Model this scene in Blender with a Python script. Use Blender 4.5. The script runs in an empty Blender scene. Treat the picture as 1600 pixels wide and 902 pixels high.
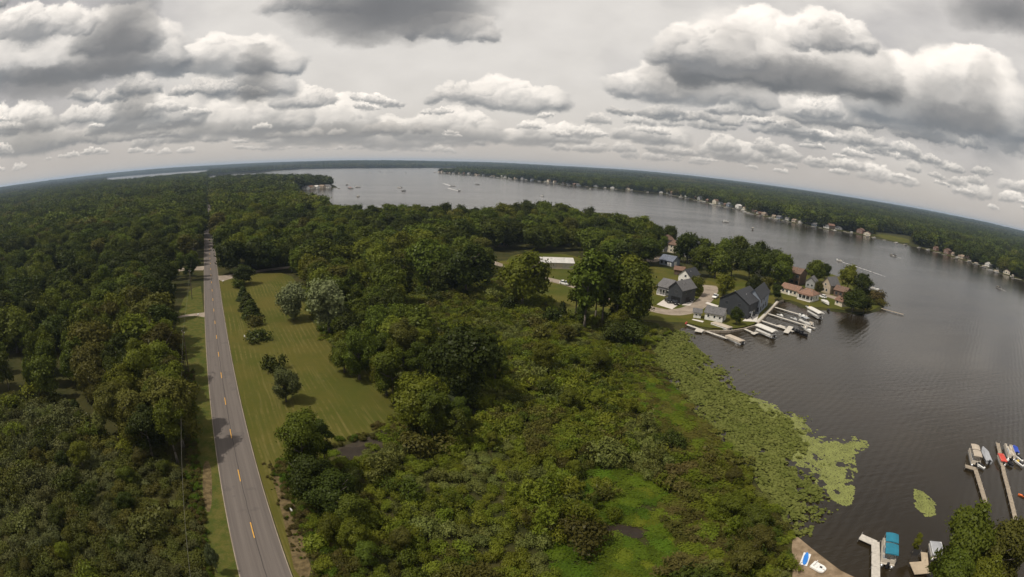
import bpy, math, random
import numpy as np
from mathutils import Vector, Matrix

sc = bpy.context.scene
COL = sc.collection
rng = np.random.default_rng(11)
random.seed(5)
PI = math.pi

# ------------------------------------------------------------------ camera
H = 48.91                      # metres above the road
PITCH, ROLL = 0.2314, 0.04496
FPX = 847.04                   # focal length in photo pixels (equisolid fisheye lens of the drone)
cam = bpy.data.cameras.new('camera')
cam_o = bpy.data.objects.new('camera', cam); COL.objects.link(cam_o)
cam.type = 'PANO'
cam.panorama_type = 'FISHEYE_EQUISOLID'
cam.fisheye_lens = FPX / 1600 * 36
cam.fisheye_fov = math.radians(180)
cam.sensor_width = 36; cam.sensor_fit = 'HORIZONTAL'
cam.clip_start = 0.5; cam.clip_end = 60000
cp, sp_ = math.cos(PITCH), math.sin(PITCH)
R0 = np.array([1, 0, 0.]); F0 = np.array([0, cp, -sp_]); U0 = np.array([0, sp_, cp])
cr, sr = math.cos(ROLL), math.sin(ROLL)
RR, UU = cr * R0 + sr * U0, -sr * R0 + cr * U0
M = Matrix(((RR[0], UU[0], -F0[0], 0), (RR[1], UU[1], -F0[1], 0), (RR[2], UU[2], -F0[2], H), (0, 0, 0, 1)))
cam_o.matrix_world = M
sc.camera = cam_o

# ------------------------------------------------------------------ sky, sun, exposure
SUN_EL, SUN_AZ = math.radians(58), math.radians(-112)     # azimuth clockwise from +Y
SUN_STRENGTH, SKY_STRENGTH = 3.4, 0.1
sc.view_settings.view_transform = 'Standard'
sc.view_settings.look = 'None'
sc.view_settings.exposure = 0.0
sc.view_settings.gamma = 1
sc.cycles.max_bounces = 6
sc.cycles.diffuse_bounces = 3
sc.cycles.glossy_bounces = 3
sc.cycles.transmission_bounces = 3
sc.cycles.transparent_max_bounces = 6
sc.cycles.volume_bounces = 0
sc.cycles.use_denoising = True

sun = bpy.data.lights.new('sun', 'SUN'); sun.energy = SUN_STRENGTH; sun.angle = math.radians(0.6)
sun.color = (1.0, 0.93, 0.82)
sun_o = bpy.data.objects.new('sun', sun); COL.objects.link(sun_o)
sd = Vector((math.sin(SUN_AZ) * math.cos(SUN_EL), math.cos(SUN_AZ) * math.cos(SUN_EL), math.sin(SUN_EL)))
sun_o.rotation_euler = sd.to_track_quat('Z', 'Y').to_euler()
sun_o.location = (0, 0, 400)


def pdir(pts):
    pts = np.atleast_2d(np.array(pts, float))
    x = pts[:, 0] - 800; y = -(pts[:, 1] - 451)
    q = np.hypot(x, y) + 1e-9
    th = 2 * np.arcsin(q / 2 / FPX)
    return (np.sin(th) / q)[:, None] * (x[:, None] * RR + y[:, None] * UU) + np.cos(th)[:, None] * F0


def G(pts, z=0.0):
    """points of the photograph -> places on the horizontal plane at height z"""
    D = pdir(pts)
    t = (z - H) / np.minimum(D[:, 2], -1e-4)
    P = D * t[:, None]
    P[:, 2] = z
    return P[:, :2].copy()


def at(px, py, z=0.0):
    p = G([(px, py)], z)[0]
    return float(p[0]), float(p[1])


class NT:
    """small helper for node trees"""
    def __init__(s, tree):
        s.t = tree; s.n = tree.nodes; s.l = tree.links

    def node(s, typ, inputs=None, **kw):
        n = s.n.new(typ)
        for k, v in kw.items():
            setattr(n, k, v)
        for k, v in (inputs or {}).items():
            if isinstance(v, bpy.types.NodeSocket):
                s.l.new(v, n.inputs[k])
            else:
                n.inputs[k].default_value = v
        return n

    def math(s, op, a, b=None, c=None, clamp=False):
        i = {0: a}
        if b is not None: i[1] = b
        if c is not None: i[2] = c
        n = s.node('ShaderNodeMath', i, operation=op); n.use_clamp = clamp
        return n.outputs[0]

    def vmath(s, op, a, b=None, c=None):
        i = {0: a}
        if b is not None: i[1] = b
        if c is not None: i[2] = c
        n = s.node('ShaderNodeVectorMath', i, operation=op)
        return n.outputs['Value'] if op in ('LENGTH', 'DOT_PRODUCT') else n.outputs['Vector']

    def mix(s, f, a, b):
        n = s.n.new('ShaderNodeMix'); n.data_type = 'RGBA'; n.clamp_factor = True
        for idx, v in ((0, f), (6, a), (7, b)):
            if isinstance(v, bpy.types.NodeSocket): s.l.new(v, n.inputs[idx])
            else: n.inputs[idx].default_value = v if idx == 0 else (*v[:3], 1)
        return n.outputs[2]

    def ramp(s, v, a, b, c=0.0, d=1.0, smooth=True):
        n = s.node('ShaderNodeMapRange', {0: v, 1: a, 2: b, 3: c, 4: d})
        if smooth: n.interpolation_type = 'SMOOTHSTEP'
        return n.outputs[0]

    def noise(s, vec, scale, detail=4, rough=0.55, dist=0.0, out=0):
        n = s.node('ShaderNodeTexNoise', {'Scale': scale, 'Detail': detail, 'Roughness': rough, 'Distortion': dist})
        if vec is not None: s.l.new(vec, n.inputs['Vector'])
        return n.outputs[out]


# cumulus heaps at fixed directions of the sky: px, py of the middle of the base, half width, height (photo pixels), top light, base shade, puffs
CLOUDS = [
    (110, 118, 165, 130, 1.0, .80, 170), (185, 75, 60, 90, .90, .5, 60), (50, 60, 90, 70, .95, .35, 60), (300, 112, 130, 66, .98, .70, 130), (385, 150, 55, 100, .98, .5, 70), (250, 150, 170, 24, .7, .8, 60),
    (110, 195, 140, 48, .98, .55, 110), (205, 188, 38, 52, .55, .85, 40), (35, 238, 70, 52, .50, .85, 60), (310, 212, 150, 60, .86, .62, 120), (170, 222, 150, 20, .5, .75, 50), (470, 165, 80, 42, .95, .45, 70), (330, 222, 130, 22, .55, .8, 60),
    (470, 208, 110, 55, .90, .70, 80), (590, 214, 120, 62, .95, .80, 100), (680, 222, 110, 42, .85, .70, 80), (780, 228, 110, 46, .92, .55, 90), (860, 222, 60, 40, 1.0, .45, 60), (530, 214, 150, 16, .5, .9, 50),
    (805, 170, 82, 58, .92, .60, 90), (730, 165, 60, 40, .75, .35, 40), (700, 62, 70, 50, .8, .3, 40), (480, 20, 70, 60, .8, .3, 40),
    (1100, 105, 80, 80, .90, .40, 80), (1225, 132, 160, 135, 1.0, .95, 220), (1300, 80, 60, 70, .98, .35, 60), (1080, 160, 120, 75, .86, .72, 120), (1000, 150, 60, 50, .85, .30, 50), (1190, 182, 100, 45, .98, .50, 80), (1100, 190, 150, 16, .6, .8, 50), (1230, 215, 140, 34, .80, .75, 90),
    (960, 225, 70, 28, .85, .40, 50), (1060, 225, 90, 34, .85, .6, 70), (1010, 196, 90, 18, .8, .5, 50),
    (1480, 200, 125, 150, .98, .90, 220), (1550, 225, 70, 40, .6, .85, 60), (1370, 195, 100, 50, .98, .62, 90), (1390, 212, 150, 22, .6, .85, 60), (1590, 240, 30, 50, .9, .3, 30),
    (1200, 242, 90, 18, .75, .6, 50), (1130, 250, 130, 12, .6, .6, 40), (1330, 232, 90, 18, .75, .6, 50), (1400, 248, 70, 12, .7, .5, 40), (1345, 280, 40, 22, .95, .25, 30), (1410, 290, 26, 20, .9, .2, 24), (1480, 280, 60, 12, .6, .5, 40), (1545, 318, 50, 28, .98, .25, 40), (1590, 300, 30, 30, .7, .35, 24),
    (1480, 262, 70, 14, .65, .55, 40), (1280, 262, 60, 10, .6, .5, 30), (925, 240, 60, 12, .7, .5, 30), (1040, 252, 60, 10, .6, .5, 30), (220, 240, 22, 7, .9, .2, 16), (120, 246, 46, 6, .8, .3, 20), (15, 268, 22, 12, .9, .2, 16), (420, 235, 60, 5, .8, .2, 16), (530, 236, 40, 5, .8, .2, 16), (640, 238, 70, 7, .7, .3, 24),
]
SHADES = [
    (600, 12, 150, 42, .85), (665, 22, 90, 30, .6), (560, 40, 60, 26, .5), (1575, 22, 80, 30, .85), (205, 35, 45, 30, .55), (170, 85, 60, 34, .6), (60, 140, 70, 16, .5), (395, 118, 26, 34, .55), (400, 145, 30, 10, .4), (205, 165, 34, 26, .5), (1040, 125, 50, 26, .5), (1300, 60, 26, 26, .3), (1150, 60, 34, 26, .3), (1540, 150, 30, 50, .35), (1500, 190, 70, 18, .4), (40, 205, 46, 22, .45),  # broad soft shadow lying over parts of the heaps: px, py, half width, half height, strength
    (150, 108, 160, 14, .55), (60, 125, 80, 20, .5), (190, 50, 50, 70, .45), (600, 22, 120, 34, .55), (1230, 112, 130, 18, .55), (1480, 165, 90, 36, .45), (1110, 140, 90, 14, .3), (400, 120, 32, 40, .3), (560, 206, 200, 9, .35), (200, 208, 200, 9, .3), (1330, 205, 180, 8, .25),
]


def fbm2(h, w, cells, octv, seed, stretch=1.0):
    """smooth noise on an h x w picture that closes round the sky, 0..1"""
    g = np.random.default_rng(seed); out = np.zeros((h, w), np.float32); amp = 1.0; tot = 0
    for o in range(octv):
        nx = int(cells * 2 ** o); ny = max(2, int(cells * 2 ** o * h / w * stretch))
        L = g.random((ny + 2, nx), dtype=np.float32)
        x = np.arange(w) / w * nx; y = np.arange(h) / h * ny
        xi = x.astype(int); yi = y.astype(int); fx = x - xi; fy = y - yi
        fx = (fx * fx * (3 - 2 * fx)).astype(np.float32); fy = (fy * fy * (3 - 2 * fy)).astype(np.float32)[:, None]
        a = L[yi][:, xi % nx] * (1 - fx) + L[yi][:, (xi + 1) % nx] * fx
        b = L[yi + 1][:, xi % nx] * (1 - fx) + L[yi + 1][:, (xi + 1) % nx] * fx
        out += amp * (a * (1 - fy) + b * fy); tot += amp; amp *= .5
    return out / tot


def cloud_map():
    """the overcast sky as radiance over the whole sphere, computed here: azimuth across, elevation up"""
    Wd, Hd = 4096, 2048
    ppr = Wd / (2 * PI)                       # map pixels per radian
    h = Hd // 2                               # upper half: row 0 is the horizon
    g = np.random.default_rng(42)
    yy = np.arange(h)[:, None] / ppr; el = yy
    n1 = fbm2(h, Wd, 14, 5, 1, 1.6); n2 = fbm2(h, Wd, 30, 5, 2, 2.2)
    hi = np.array([.68, .655, .63], np.float32); lo = np.array([.40, .39, .40], np.float32); hor = np.array([.49, .452, .418], np.float32)
    k = np.clip((n1 * .65 + n2 * .35 - .36) / .26, 0, 1)[..., None]
    img = lo * (1 - k) + hi * k
    hz = np.exp(-el / .055)[..., None]
    img = (img * (1 - hz * .85) + hor * hz * .85).astype(np.float32)

    def blob(cx, cy, r, ry, top, shade, y0, H_, amax, soft):
        x0, x1 = int(cx - r * 1.1) - 1, int(cx + r * 1.1) + 2; a0, a1 = max(0, int(cy - ry * 1.1) - 1), min(h, int(cy + ry * 1.1) + 2)
        if a1 <= a0: return
        X = np.arange(x0, x1); Y = np.arange(a0, a1)[:, None]
        u = (X[None] - cx) / r; v = (Y - cy) / ry
        d2 = u * u + v * v
        al = np.clip((1 - d2) / soft, 0, 1); al = al * al * (3 - 2 * al) * amax
        nz = np.sqrt(np.clip(1 - d2, 0, 1))
        lam = .62 * v - .30 * u + .22 * nz                       # light from above, a little from the left
        rel = np.clip((Y - y0) / H_, 0, 1.2)
        t = np.clip(.08 + .98 * rel ** .8 + (.62 if ppr * .13 > y0 else .56) * lam, 0, 1.12)
        t = t ** 1.15
        base = np.array([.185, .190, .202]) * (1 - shade) + (np.array([.112, .120, .130]) if y0 > 120 else np.array([.165, .182, .205])) * shade + (1 - shade) * .10
        bright = np.array([.40, .385, .375]) + (np.array([.98, .925, .865]) - np.array([.40, .385, .375])) * top
        col = base + (bright - base) * t[..., None]
        xs = X % Wd
        S_ = img[a0:a1][:, xs]
        img[a0:a1, xs] = S_ * (1 - al[..., None]) + col * al[..., None]

    specs = []
    for px, py, hw, hh, top, sh, n in CLOUDS:
        D = pdir([(px, py), (px - hw, py), (px + hw, py), (px, py - hh)])
        az = np.unwrap(np.arctan2(D[:, 0], D[:, 1])); e = np.arcsin(D[:, 2])
        A, E_, Wc, Hc = az[0] * ppr, e[0] * ppr, abs(az[2] - az[1]) / 2 * ppr, max(3, abs(e[3] - e[0]) * ppr)
        if Wc > 1.9 * Hc:                                          # long banks break into separate heaps
            k = int(math.ceil(Wc / (1.35 * Hc)))
            for q in range(k):
                f = g.uniform(.6, 1.35)
                specs.append((A + ((q + .5) / k * 2 - 1 + g.normal(0, .5 / k)) * Wc, E_ + g.normal(0, .16) * Hc, Wc / k * f * 1.1, Hc * f * g.uniform(.8, 1.45), top * g.uniform(.8, 1.05), min(1, sh * 1.15), int(max(26, n / k * 1.6))))
        else: specs.append((A, E_, Wc, Hc, top, sh, n))
    for i in range(150):                                          # the same kind of sky all round
        a = g.uniform(-PI, PI); e = g.uniform(.04, 1.0) ** 1.3 + .03
        if abs(a) < 1.12 and e < .52: continue
        s = e * g.uniform(.25, .6) * ppr
        specs.append((a * ppr, e * ppr, s, s * g.uniform(.3, .6), g.uniform(.6, 1), g.uniform(.3, .9), 90))
    for i in range(70):                                           # small broken heaps crowding the lower sky
        a = g.uniform(-1.15, 1.15); e = .022 + .085 * g.random() ** 1.3
        if abs(a - .02) < .22 and e > .09: continue
        s = (.010 + e * g.uniform(.10, .34)) * ppr
        specs.append((a * ppr, e * ppr, s, s * g.uniform(.38, .7), g.uniform(.85, 1.08), g.uniform(.25, .85), 34))
    specs.sort(key=lambda q: q[1])
    for cx, cy, hw, hh, top, sh, n in specs:
        cx += Wd / 2
        bumps = g.uniform(.55, 1.0, 7); bx = np.linspace(-1, 1, 7)
        m = int(n * 3.2)
        u = g.uniform(-1, 1, m); prof = np.interp(u, bx, bumps) * np.sqrt(np.clip(1 - np.abs(u) ** 2.4, 0, 1))
        v = g.uniform(0, 1, m) ** .75 * prof
        order = np.argsort(-v + g.normal(0, .12, m))
        # soft body first
        for q in range(6):
            uu = g.uniform(-.6, .6); blob(cx + uu * hw, cy + hh * g.uniform(.18, .42), hw * g.uniform(.4, .62), hh * g.uniform(.3, .5), top * .85, sh, cy, hh, .75, 1.0)
        for q in order:
            r = hh * ((.055 if top > .5 else .20) + .24 * g.random() ** 1.6 * (1 - .4 * v[q])) + hw * .022
            crisp = (.42 if hh > 45 else .30) + .45 * (1 - v[q]) if top > .5 else 1.0
            blob(cx + u[q] * hw * .95, cy + v[q] * hh * .86 + r * .2, r * g.uniform(1.0, 1.5), r * g.uniform(.75, 1.0), top * g.uniform(.85, 1.05), sh, cy, hh, .62 if v[q] > .4 else .45, crisp)
        blob(cx, cy + hh * .10, hw * .92, hh * .20 + 2, top * .3, sh, cy, hh * 2.5, .65 * sh, 1.0)
    for px, py, hw, hh, s in SHADES:
        D = pdir([(px, py), (px - hw, py), (px + hw, py), (px, py - hh)]); az = np.arctan2(D[:, 0], D[:, 1]); e = np.arcsin(D[:, 2])
        cx, cy, rx, ry = az[0] * ppr + Wd / 2, e[0] * ppr, abs(az[2] - az[1]) / 2 * ppr * 1.3, max(4, abs(e[3] - e[0]) * ppr * 1.5)
        X = np.arange(int(cx - rx), int(cx + rx)); Y = np.arange(max(0, int(cy - ry)), min(h, int(cy + ry)))[:, None]
        d = np.clip(1 - ((X[None] - cx) / rx) ** 2 - ((Y - cy) / ry) ** 2, 0, 1)[..., None]
        xs = X % Wd
        blk = img[Y[:, 0]][:, xs]
        img[Y[:, 0][:, None], xs[None]] = blk * (1 - d * s) + np.array([.150, .152, .158], np.float32) * d * s
    # torn, curling edges: bend the whole picture with fine noise
    wa = (fbm2(h, Wd, 60, 5, 7, 2.0) - .5); wb = (fbm2(h, Wd, 60, 5, 8, 2.0) - .5)
    amp = np.clip(el / .14, .12, 1) * ppr * .030
    ix = (np.arange(Wd)[None] + wa * amp * 1.5).astype(int) % Wd
    iy = np.clip(np.arange(h)[:, None] + wb * amp * 1.1, 0, h - 1).astype(int)
    img = img[iy, ix]
    wa = (fbm2(h, Wd, 240, 4, 17, 2.0) - .5); wb = (fbm2(h, Wd, 240, 4, 18, 2.0) - .5)
    img = img[np.clip(np.arange(h)[:, None] + wb * amp * .5, 0, h - 1).astype(int), (np.arange(Wd)[None] + wa * amp * .6).astype(int) % Wd]
    img *= (1 + (fbm2(h, Wd, 90, 5, 9, 2.0) - .5)[..., None] * .16)
    # the air near the horizon veils the far clouds
    hz = (np.exp(-el / .034) * .80 + np.exp(-el / .16) * .10)[..., None]
    img = img * (1 - hz) + hor * hz
    img *= np.array([1.015, 1.0, .972], np.float32) * 1.13
    full = np.zeros((Hd, Wd, 4), np.float32); full[..., 3] = 1
    full[h:, :, :3] = img; full[:h, :, :3] = hor * .25
    return full


def build_world():
    w = bpy.data.worlds.new('World'); sc.world = w; w.use_nodes = True
    T = NT(w.node_tree); T.n.clear()
    full = cloud_map()
    im = bpy.data.images.new('cloud_layer', full.shape[1], full.shape[0], float_buffer=True)
    im.colorspace_settings.name = 'Linear Rec.709'
    im.pixels.foreach_set(full.ravel()); im.update(); im.pack()
    tc = T.node('ShaderNodeTexCoord').outputs['Generated']
    # the map's middle column is azimuth 0 (+Y); the environment node puts +X... there, so turn it a quarter
    mp = T.node('ShaderNodeMapping', {'Vector': tc, 'Rotation': (0, 0, math.radians(ENV_ROT))})
    env = T.node('ShaderNodeTexEnvironment', {'Vector': mp.outputs[0]}); env.image = im
    sky = T.node('ShaderNodeTexSky', sky_type='NISHITA', sun_disc=False, sun_elevation=SUN_EL, sun_rotation=SUN_AZ, altitude=200.0, air_density=1.2, dust_density=3.0)
    cl = T.vmath('MULTIPLY', env.outputs[0], (1 / SKY_STRENGTH,) * 3)
    col = T.mix(.94, sky.outputs[0], cl)
    bg = T.node('ShaderNodeBackground', {'Color': col, 'Strength': SKY_STRENGTH})
    T.node('ShaderNodeOutputWorld', {'Surface': bg.outputs[0]})
    w.cycles.sampling_method = 'MANUAL'; w.cycles.sample_map_resolution = 1024


ENV_ROT = -90
build_world()

# ------------------------------------------------------------------ helpers: objects, meshes, materials
def tag(o, label=None, cat=None, group=None, kind=None):
    if label: o['label'] = label
    if cat: o['category'] = cat
    if group: o['group'] = group
    if kind: o['kind'] = kind
    return o


def link(name, me, parent=None, loc=None, rz=0.0):
    o = bpy.data.objects.new(name, me); COL.objects.link(o)
    if parent is not None: o.parent = parent
    if loc is not None: o.location = (*loc, 0)[:3]
    if rz: o.rotation_euler = (0, 0, rz)
    return o


def thing(name, loc, label, cat, rz=0.0, group=None, scale=None):
    o = link(name, None, None, loc, rz); tag(o, label, cat, group)
    o.empty_display_size = .5
    if scale is not None: o.scale = (scale,) * 3 if isinstance(scale, (int, float)) else scale
    return o


def kids(o):
    return [c for c in bpy.data.objects if c.parent is o]


def copy_tree(root, children, loc, rz, label=None, scale=None):
    """children: {object: [its children]} of root, kept by the caller"""
    r = root.copy(); COL.objects.link(r); r.location = (*loc, 0)[:3]; r.rotation_euler = (0, 0, rz)
    if label: r['label'] = label
    if scale is not None: r.scale = (scale,) * 3
    for ch, subs in children:
        c = ch.copy(); COL.objects.link(c); c.parent = r
        for s in subs:
            d = s.copy(); COL.objects.link(d); d.parent = c
    return r


def np_mesh(name, V, Fq, mats, midx=None, smooth=False):
    """V (n,3); Fq (m,k) array of equal-sized faces or list of lists"""
    me = bpy.data.meshes.new(name)
    V = np.asarray(V, np.float32)
    if isinstance(Fq, np.ndarray):
        m, k = Fq.shape
        me.vertices.add(len(V)); me.vertices.foreach_set('co', V.ravel())
        me.loops.add(m * k); me.loops.foreach_set('vertex_index', Fq.astype(np.int32).ravel())
        me.polygons.add(m); me.polygons.foreach_set('loop_start', np.arange(0, m * k, k, dtype=np.int32))
        me.update(calc_edges=True)
    else:
        me.from_pydata([tuple(map(float, v)) for v in V], [], Fq)
    for mt in (mats if isinstance(mats, (list, tuple)) else [mats]): me.materials.append(mt)
    if midx is not None: me.polygons.foreach_set('material_index', np.asarray(midx, np.int32))
    if smooth: me.polygons.foreach_set('use_smooth', np.ones(len(me.polygons), bool))
    me.update()
    return me


class MB:
    """collects shapes, links them as one mesh object"""
    def __init__(s): s.v = []; s.f = []

    def add(s, vs, fs):
        b = len(s.v); s.v += [tuple(v) for v in vs]; s.f += [tuple(b + i for i in f) for f in fs]; return s

    def box(s, x0, x1, y0, y1, z0, z1, rot=0.0, c=None):
        vs = [(x, y, z) for z in (z0, z1) for x, y in ((x0, y0), (x1, y0), (x1, y1), (x0, y1))]
        if rot:
            c = c or ((x0 + x1) / 2, (y0 + y1) / 2); a, b = math.cos(rot), math.sin(rot)
            vs = [(c[0] + (x - c[0]) * a - (y - c[1]) * b, c[1] + (x - c[0]) * b + (y - c[1]) * a, z) for x, y, z in vs]
        return s.add(vs, [(0, 3, 2, 1), (4, 5, 6, 7), (0, 1, 5, 4), (1, 2, 6, 5), (2, 3, 7, 6), (3, 0, 4, 7)])

    def prism(s, poly, z0, z1):
        n = len(poly)
        return s.add([(x, y, z0) for x, y in poly] + [(x, y, z1) for x, y in poly],
                     [tuple(range(n))[::-1], tuple(range(n, 2 * n))] + [(i, (i + 1) % n, n + (i + 1) % n, n + i) for i in range(n)])

    def loft(s, rings, cap=True, closed=True):
        """rings: lists of equal length of 3D points"""
        n = len(rings[0]); vs = [p for r in rings for p in r]; fs = []
        for j in range(len(rings) - 1):
            for i in range(n if closed else n - 1):
                k = (i + 1) % n
                fs.append((j * n + i, j * n + k, (j + 1) * n + k, (j + 1) * n + i))
        if cap and closed:
            fs.append(tuple(range(n))[::-1]); fs.append(tuple((len(rings) - 1) * n + i for i in range(n)))
        return s.add(vs, fs)

    def tube(s, p0, p1, r0, r1=None, n=8):
        r1 = r0 if r1 is None else r1
        p0, p1 = Vector(p0), Vector(p1); d = (p1 - p0).normalized()
        a = d.orthogonal().normalized(); b = d.cross(a)
        ring = lambda p, r: [p + (a * math.cos(2 * PI * i / n) + b * math.sin(2 * PI * i / n)) * r for i in range(n)]
        return s.loft([ring(p0, r0), ring(p1, r1)])

    def build(s, name, mat, parent=None, bevel=0.0, smooth=False, loc=None, rz=0.0):
        me = np_mesh(name, s.v, s.f, mat, smooth=smooth)
        o = link(name, me, parent, loc, rz)
        if bevel:
            m = o.modifiers.new('bevel', 'BEVEL'); m.width = bevel; m.segments = 2; m.limit_method = 'ANGLE'
        return o


def mat(name, col, rough=.8, metal=0.0, spec=.3, var=.12, scale=1.0, bump=0.0, bscale=20.0, extra=None):
    """principled surface with gentle mottling of its own colour"""
    m = bpy.data.materials.new(name); m.use_nodes = True
    T = NT(m.node_tree); T.n.clear()
    tc = T.node('ShaderNodeTexCoord').outputs['Object']
    n = T.noise(tc, scale, 5, .6)
    c = T.mix(T.ramp(n, .3, .7), [x * (1 - var) for x in col], [min(1, x * (1 + var)) for x in col])
    if extra: c = extra(T, tc, c)
    b = T.node('ShaderNodeBsdfPrincipled', {'Base Color': c, 'Roughness': rough, 'Metallic': metal, 'Specular IOR Level': spec})
    if bump:
        bn = T.node('ShaderNodeBump', {'Height': T.noise(tc, bscale, 3, .6), 'Strength': .6, 'Distance': bump})
        T.l.new(bn.outputs[0], b.inputs['Normal'])
    T.node('ShaderNodeOutputMaterial', {'Surface': b.outputs[0]})
    return m


def leafmat(name, c1, c2, trans=.22, spec=.2, big=.03):
    m = bpy.data.materials.new(name); m.use_nodes = True
    T = NT(m.node_tree); T.n.clear()
    oi = T.node('ShaderNodeObjectInfo').outputs['Random']
    gm = T.node('ShaderNodeNewGeometry').outputs
    tn = T.noise(gm['Position'], big, 3, .6)
    f = T.math('ADD', T.math('MULTIPLY', oi, .45), T.math('ADD', T.math('MULTIPLY', gm['Random Per Island'], .3), T.math('MULTIPLY_ADD', tn, 1.3, -.55)), clamp=True)
    c = T.mix(f, c1, c2)
    hsv = T.node('ShaderNodeHueSaturation', {'Color': c, 'Hue': T.math('MULTIPLY_ADD', oi, .035, .483), 'Value': T.math('MULTIPLY_ADD', T.node('ShaderNodeTexWhiteNoise', {'Vector': T.node('ShaderNodeCombineXYZ', {0: oi}).outputs[0]}, noise_dimensions='3D').outputs[0], .5, .75)})
    c = hsv.outputs[0]
    d = T.node('ShaderNodeBsdfDiffuse', {'Color': c})
    t = T.node('ShaderNodeBsdfTranslucent', {'Color': c})
    gl = T.node('ShaderNodeBsdfGlossy', {'Color': (1, 1, 1, 1), 'Roughness': .45})
    m1 = T.node('ShaderNodeMixShader', {0: trans, 1: d.outputs[0], 2: t.outputs[0]})
    m2 = T.node('ShaderNodeMixShader', {0: spec * .03, 1: m1.outputs[0], 2: gl.outputs[0]})
    T.node('ShaderNodeOutputMaterial', {'Surface': m2.outputs[0]})
    return m


LM = {
    'dark': leafmat('leaf_dark', (.029, .039, .007), (.055, .066, .010)),
    'mid': leafmat('leaf_mid', (.052, .070, .009), (.100, .118, .014)),
    'bright': leafmat('leaf_bright', (.080, .096, .010), (.146, .152, .016), .3),
    'silver': leafmat('leaf_silver', (.080, .105, .034), (.23, .255, .135), .15),
    'spruce': leafmat('leaf_spruce', (.042, .050, .014), (.095, .100, .034), .05),
    'olive': leafmat('leaf_olive', (.062, .063, .012), (.112, .102, .020)),
    'brown': leafmat('leaf_brown', (.075, .062, .018), (.130, .104, .030)),
    'reed': leafmat('leaf_reed', (.062, .100, .008), (.104, .150, .012), .3, big=.15),
    'shrub': leafmat('leaf_shrub', (.092, .112, .011), (.178, .190, .020), .28, big=.12),
    'shrubg': leafmat('leaf_shrub_grey', (.082, .096, .021), (.160, .168, .042), .2, big=.12),
    'low': leafmat('leaf_low_growth', (.088, .118, .010), (.155, .178, .017), .3, big=.12),
    'lshrub': leafmat('leaf_scrub_left', (.050, .058, .011), (.112, .114, .023), .2, big=.12),  # lens vignetting on the left is put into these two darker leaf colours
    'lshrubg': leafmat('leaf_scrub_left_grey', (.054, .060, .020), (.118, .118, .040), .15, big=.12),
    'far': leafmat('leaf_far', (.026, .036, .008), (.052, .062, .012), .1, big=.006),
}
M_BARK = mat('bark', (.11, .095, .075), .95, scale=3, var=.3, bump=.03, bscale=12)
M_BARKP = mat('bark_pale', (.30, .28, .24), .95, scale=3, var=.3)


# ------------------------------------------------------------------ leaf clouds
def unit(n, up=0.0):
    v = rng.normal(size=(n, 3)); v[:, 2] += up
    return v / np.linalg.norm(v, axis=1)[:, None]


def leaf_quads(C, Nrm, size, aspect=1.5, spread=.35, droop=0.0):
    """one folded leafy spray (2 triangles sharing a rib) per centre"""
    n = len(C)
    Nrm = Nrm + rng.normal(size=(n, 3)) * spread
    Nrm /= np.linalg.norm(Nrm, axis=1)[:, None]
    t = rng.normal(size=(n, 3)); t[:, 2] -= droop
    t -= (t * Nrm).sum(1)[:, None] * Nrm; t /= np.linalg.norm(t, axis=1)[:, None]
    b = np.cross(Nrm, t)
    s = (size * rng.uniform(.6, 1.35, n))[:, None]
    a = s * aspect * .5; w = s * .5
    fold = Nrm * s * .12
    V = np.stack([C - t * a, C + b * w - fold, C + t * a, C - b * w - fold], 1).reshape(-1, 3)
    F = np.arange(4 * n).reshape(-1, 4)
    return V, F


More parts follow.
